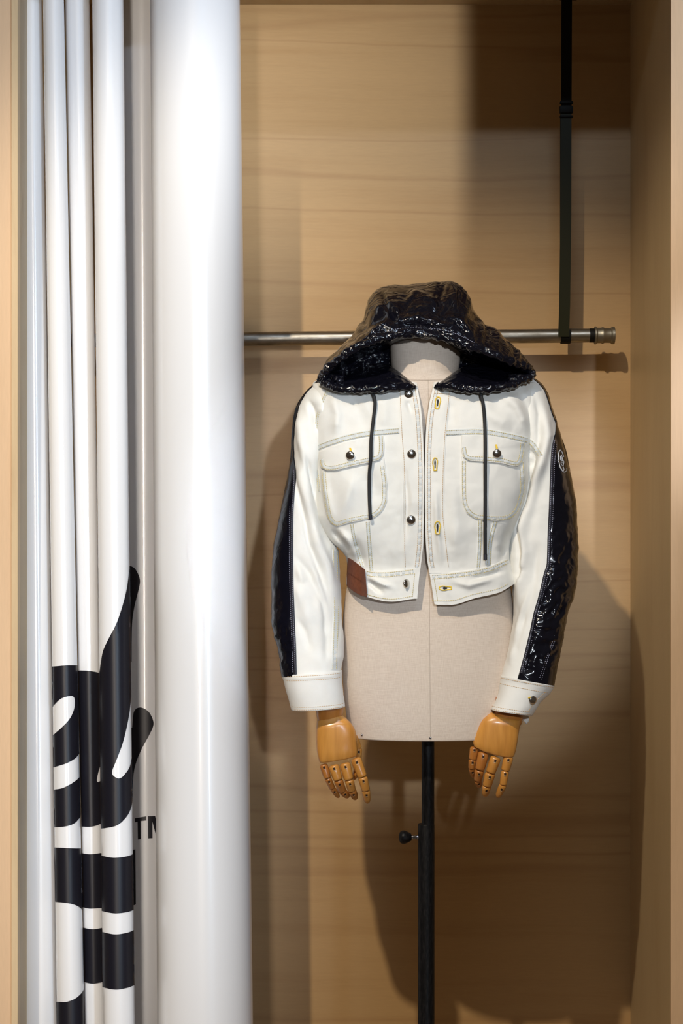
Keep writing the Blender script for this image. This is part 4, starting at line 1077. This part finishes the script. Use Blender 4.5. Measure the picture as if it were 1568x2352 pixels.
# hood stitch lines
Dh = lambda x, y: 3.80
tt = catmull(T_, 120)
bm = bmesh.new()
m1 = catmull(M1, 120)
for i in range(6, 112, 1):
    a = [tt[i][c]+(m1[i][c]-tt[i][c])*.40 for c in range(3)]; b = [tt[i+1][c]+(m1[i+1][c]-tt[i+1][c])*.40 for c in range(3)]
    A = P(a[0], a[1], a[2]-.0075); B = P(b[0], b[1], b[2]-.0075); tube3([A, A+(B-A)*.55], .0004, 4, bm)
o = obj('hood_stitching', bm, M['wthread'], smooth=False); o['kind'] = 'stuff'; put(o, jk)

# drawcords
def cord(pts, tip):
    c = [P(*p) for p in catmull(pts, 60)]
    o = put(obj('drawcord', tube3(c, .0033, 10), M['cord']), jk)
    t = put(obj('cord_tip', tube3([P(*tip[0]), P(*tip[1])], .0038, 12), M['trim'], auto=40), jk) if False else obj('cord_tip', tube3([P(*tip[0]), P(*tip[1])], .0036, 12), M['trim'], auto=40)
    if t.parent is None: t.parent = o
    return o
def cy_(x, y, o_): return Dbody(x, y) - o_
cord([(851, 892, 3.835), (858, 908, 3.838), (861, 928, 3.832), (857, 965, cy_(857, 965, .007)), (852, 1010, cy_(852, 1010, .0135)), (851, 1055, cy_(850, 1055, .0165)), (848, 1090, cy_(848, 1090, .012)), (848, 1140, cy_(848, 1140, .0105)), (850, 1186, cy_(850, 1186, .0095))],
     [(850, 1183, cy_(850, 1183, .010)), (851, 1193, cy_(851, 1193, .010))])
cord([(1103, 892, 3.835), (1105, 910, 3.834), (1110, 935, 3.832), (1113, 975, cy_(1113, 975, .007)), (1114, 1020, cy_(1114, 1020, .0135)), (1114, 1055, cy_(1114, 1055, .017)), (1114, 1100, cy_(1114, 1100, .014)), (1114, 1200, cy_(1114, 1200, .013)), (1114, 1276, cy_(1114, 1276, .010))],
     [(1114, 1273, cy_(1114, 1273, .010)), (1114, 1286, cy_(1114, 1286, .010))])

# ------------------------------------------------------------------ clothes rail
YP = 4.515
rl = thing('clothes_rail', 'dull metal pipe rail running behind the mannequin with a threaded end fitting', 'rail', (0, YP, CZ + .39))
zL = CZ + (1176-778.5)*YP/F; zR = CZ + (1176-770.5)*YP/F
xL_, xR_ = XL + .001, (1372-784)*YP/F; xl0 = (565-784)*YP/F; xr0 = (1350-784)*YP/F
def zr(x): return zL + (zR-zL)*(x-xl0)/(xr0-xl0)
put(obj('pipe', tube3([Vector((xL_ + (xR_-xL_)*i/20, YP, zr(xL_ + (xR_-xL_)*i/20))) for i in range(21)], .0160, 32), M['pipe'], auto=40), rl)
def xring(x0, prof, m, name):
    bm = lathe(prof, 36); placed(bm, Vector((x0, YP, zr(x0))), Matrix.Rotation(PI/2, 3, 'Y')); put(obj(name, bm, m, auto=35), rl)
u = YP/F
xring((1353-784)*u, [(.0163, 0), (.0163, 12*u)], M['strap'], 'thread_band')
xring((1364-784)*u, [(.017, 0), (.0205, .001), (.0205, .004), (.0178, .0065), (.0178, .0155), (.0190, .0185), (.0190, .0205), (.0172, .0235), (.0172, .0375), (.0200, .040), (.0200, .046), (.017, .047)], M['fitting'], 'end_fitting')
# webbing strap hung from the ceiling, looped round the pipe
st = thing('hanging_strap', 'black webbing strap with a buckle, hanging from above and holding the pipe rail', 'strap', ((1296-784)*u, YP, ZC))
def flat(pts, w, th, m, name, parent):
    bm = bmesh.new(); rows = []
    for i, p in enumerate(pts):
        a = pts[max(i-1, 0)]; b = pts[min(i+1, len(pts)-1)]; t = (b-a).normalized(); n = t.cross(Vector((1, 0, 0))).normalized()*th/2; s = Vector((w/2, 0, 0))
        rows.append([bm.verts.new(q) for q in (p-s-n, p+s-n, p+s+n, p-s+n)])
    for a, b in zip(rows[:-1], rows[1:]):
        for k in range(4): bm.faces.new((a[k], a[(k+1) % 4], b[(k+1) % 4], b[k]))
    bm.faces.new(rows[0]); bm.faces.new(rows[-1]); bmesh.ops.recalc_face_normals(bm, faces=bm.faces)
    o = obj(name, bm, m, auto=30); put(o, parent); return o
def Q(px, py, dy=0): 
    p = P(px, py, YP); p.y += dy; return p
flat([Q(1299, -10, -.018), Q(1298.5, 120, -.018), Q(1298, 250, -.018)], 24*u, .002, M['strap'], 'webbing', st)
zpp = zr((1296-784)*u)
loop = [Q(1297, 250, -.0205), Q(1296.5, 500, -.0205), Q(1294, 700, -.0200)]
flat([Vector((p.x, p.y, p.z)) for p in loop] + [Vector(((1292-784)*u, YP-.0195, zpp+.004)), Vector(((1292-784)*u, YP-.0192, zpp-.004))], 25*u, .0018, M['strap_sheen'], 'webbing', st)
lp2 = [Q(1299, 250, .019), Q(1298.5, 600, .019)]
back = [Vector(((1298-784)*u, YP + .0178*math.cos(a), zpp + .0178*math.sin(a))) for a in [(-PI*i/16) for i in range(17)]]
flat(lp2 + back + [Vector(((1298-784)*u, YP-.0178, zpp+.012))], 22*u, .0015, M['strap'], 'webbing', st)
bk = bmesh.new()
for yy_, h_ in ((240, 6), (256, 16), (272, 5)):
    b2 = box(-.0148 - (0.0006 if h_ == 16 else 0), .0148, -.0075, .0045, -h_*u/2, h_*u/2, .0012)
    me = bpy.data.meshes.new('t'); b2.to_mesh(me); b2.free(); n0 = len(bk.verts); bk.from_mesh(me); bk.verts.ensure_lookup_table()
    for v in bk.verts[n0:]: v.co += Q(1298, yy_, -.018)
    bpy.data.meshes.remove(me)
put(obj('buckle', bk, M['strap'], auto=30), st)
put(obj('ceiling_plate', placed(box(-.018, .021, -.02, .02, -.012, 0, .001), Vector(((1303-784)*u, YP-.018, ZC))), M['strap'], smooth=False), st)
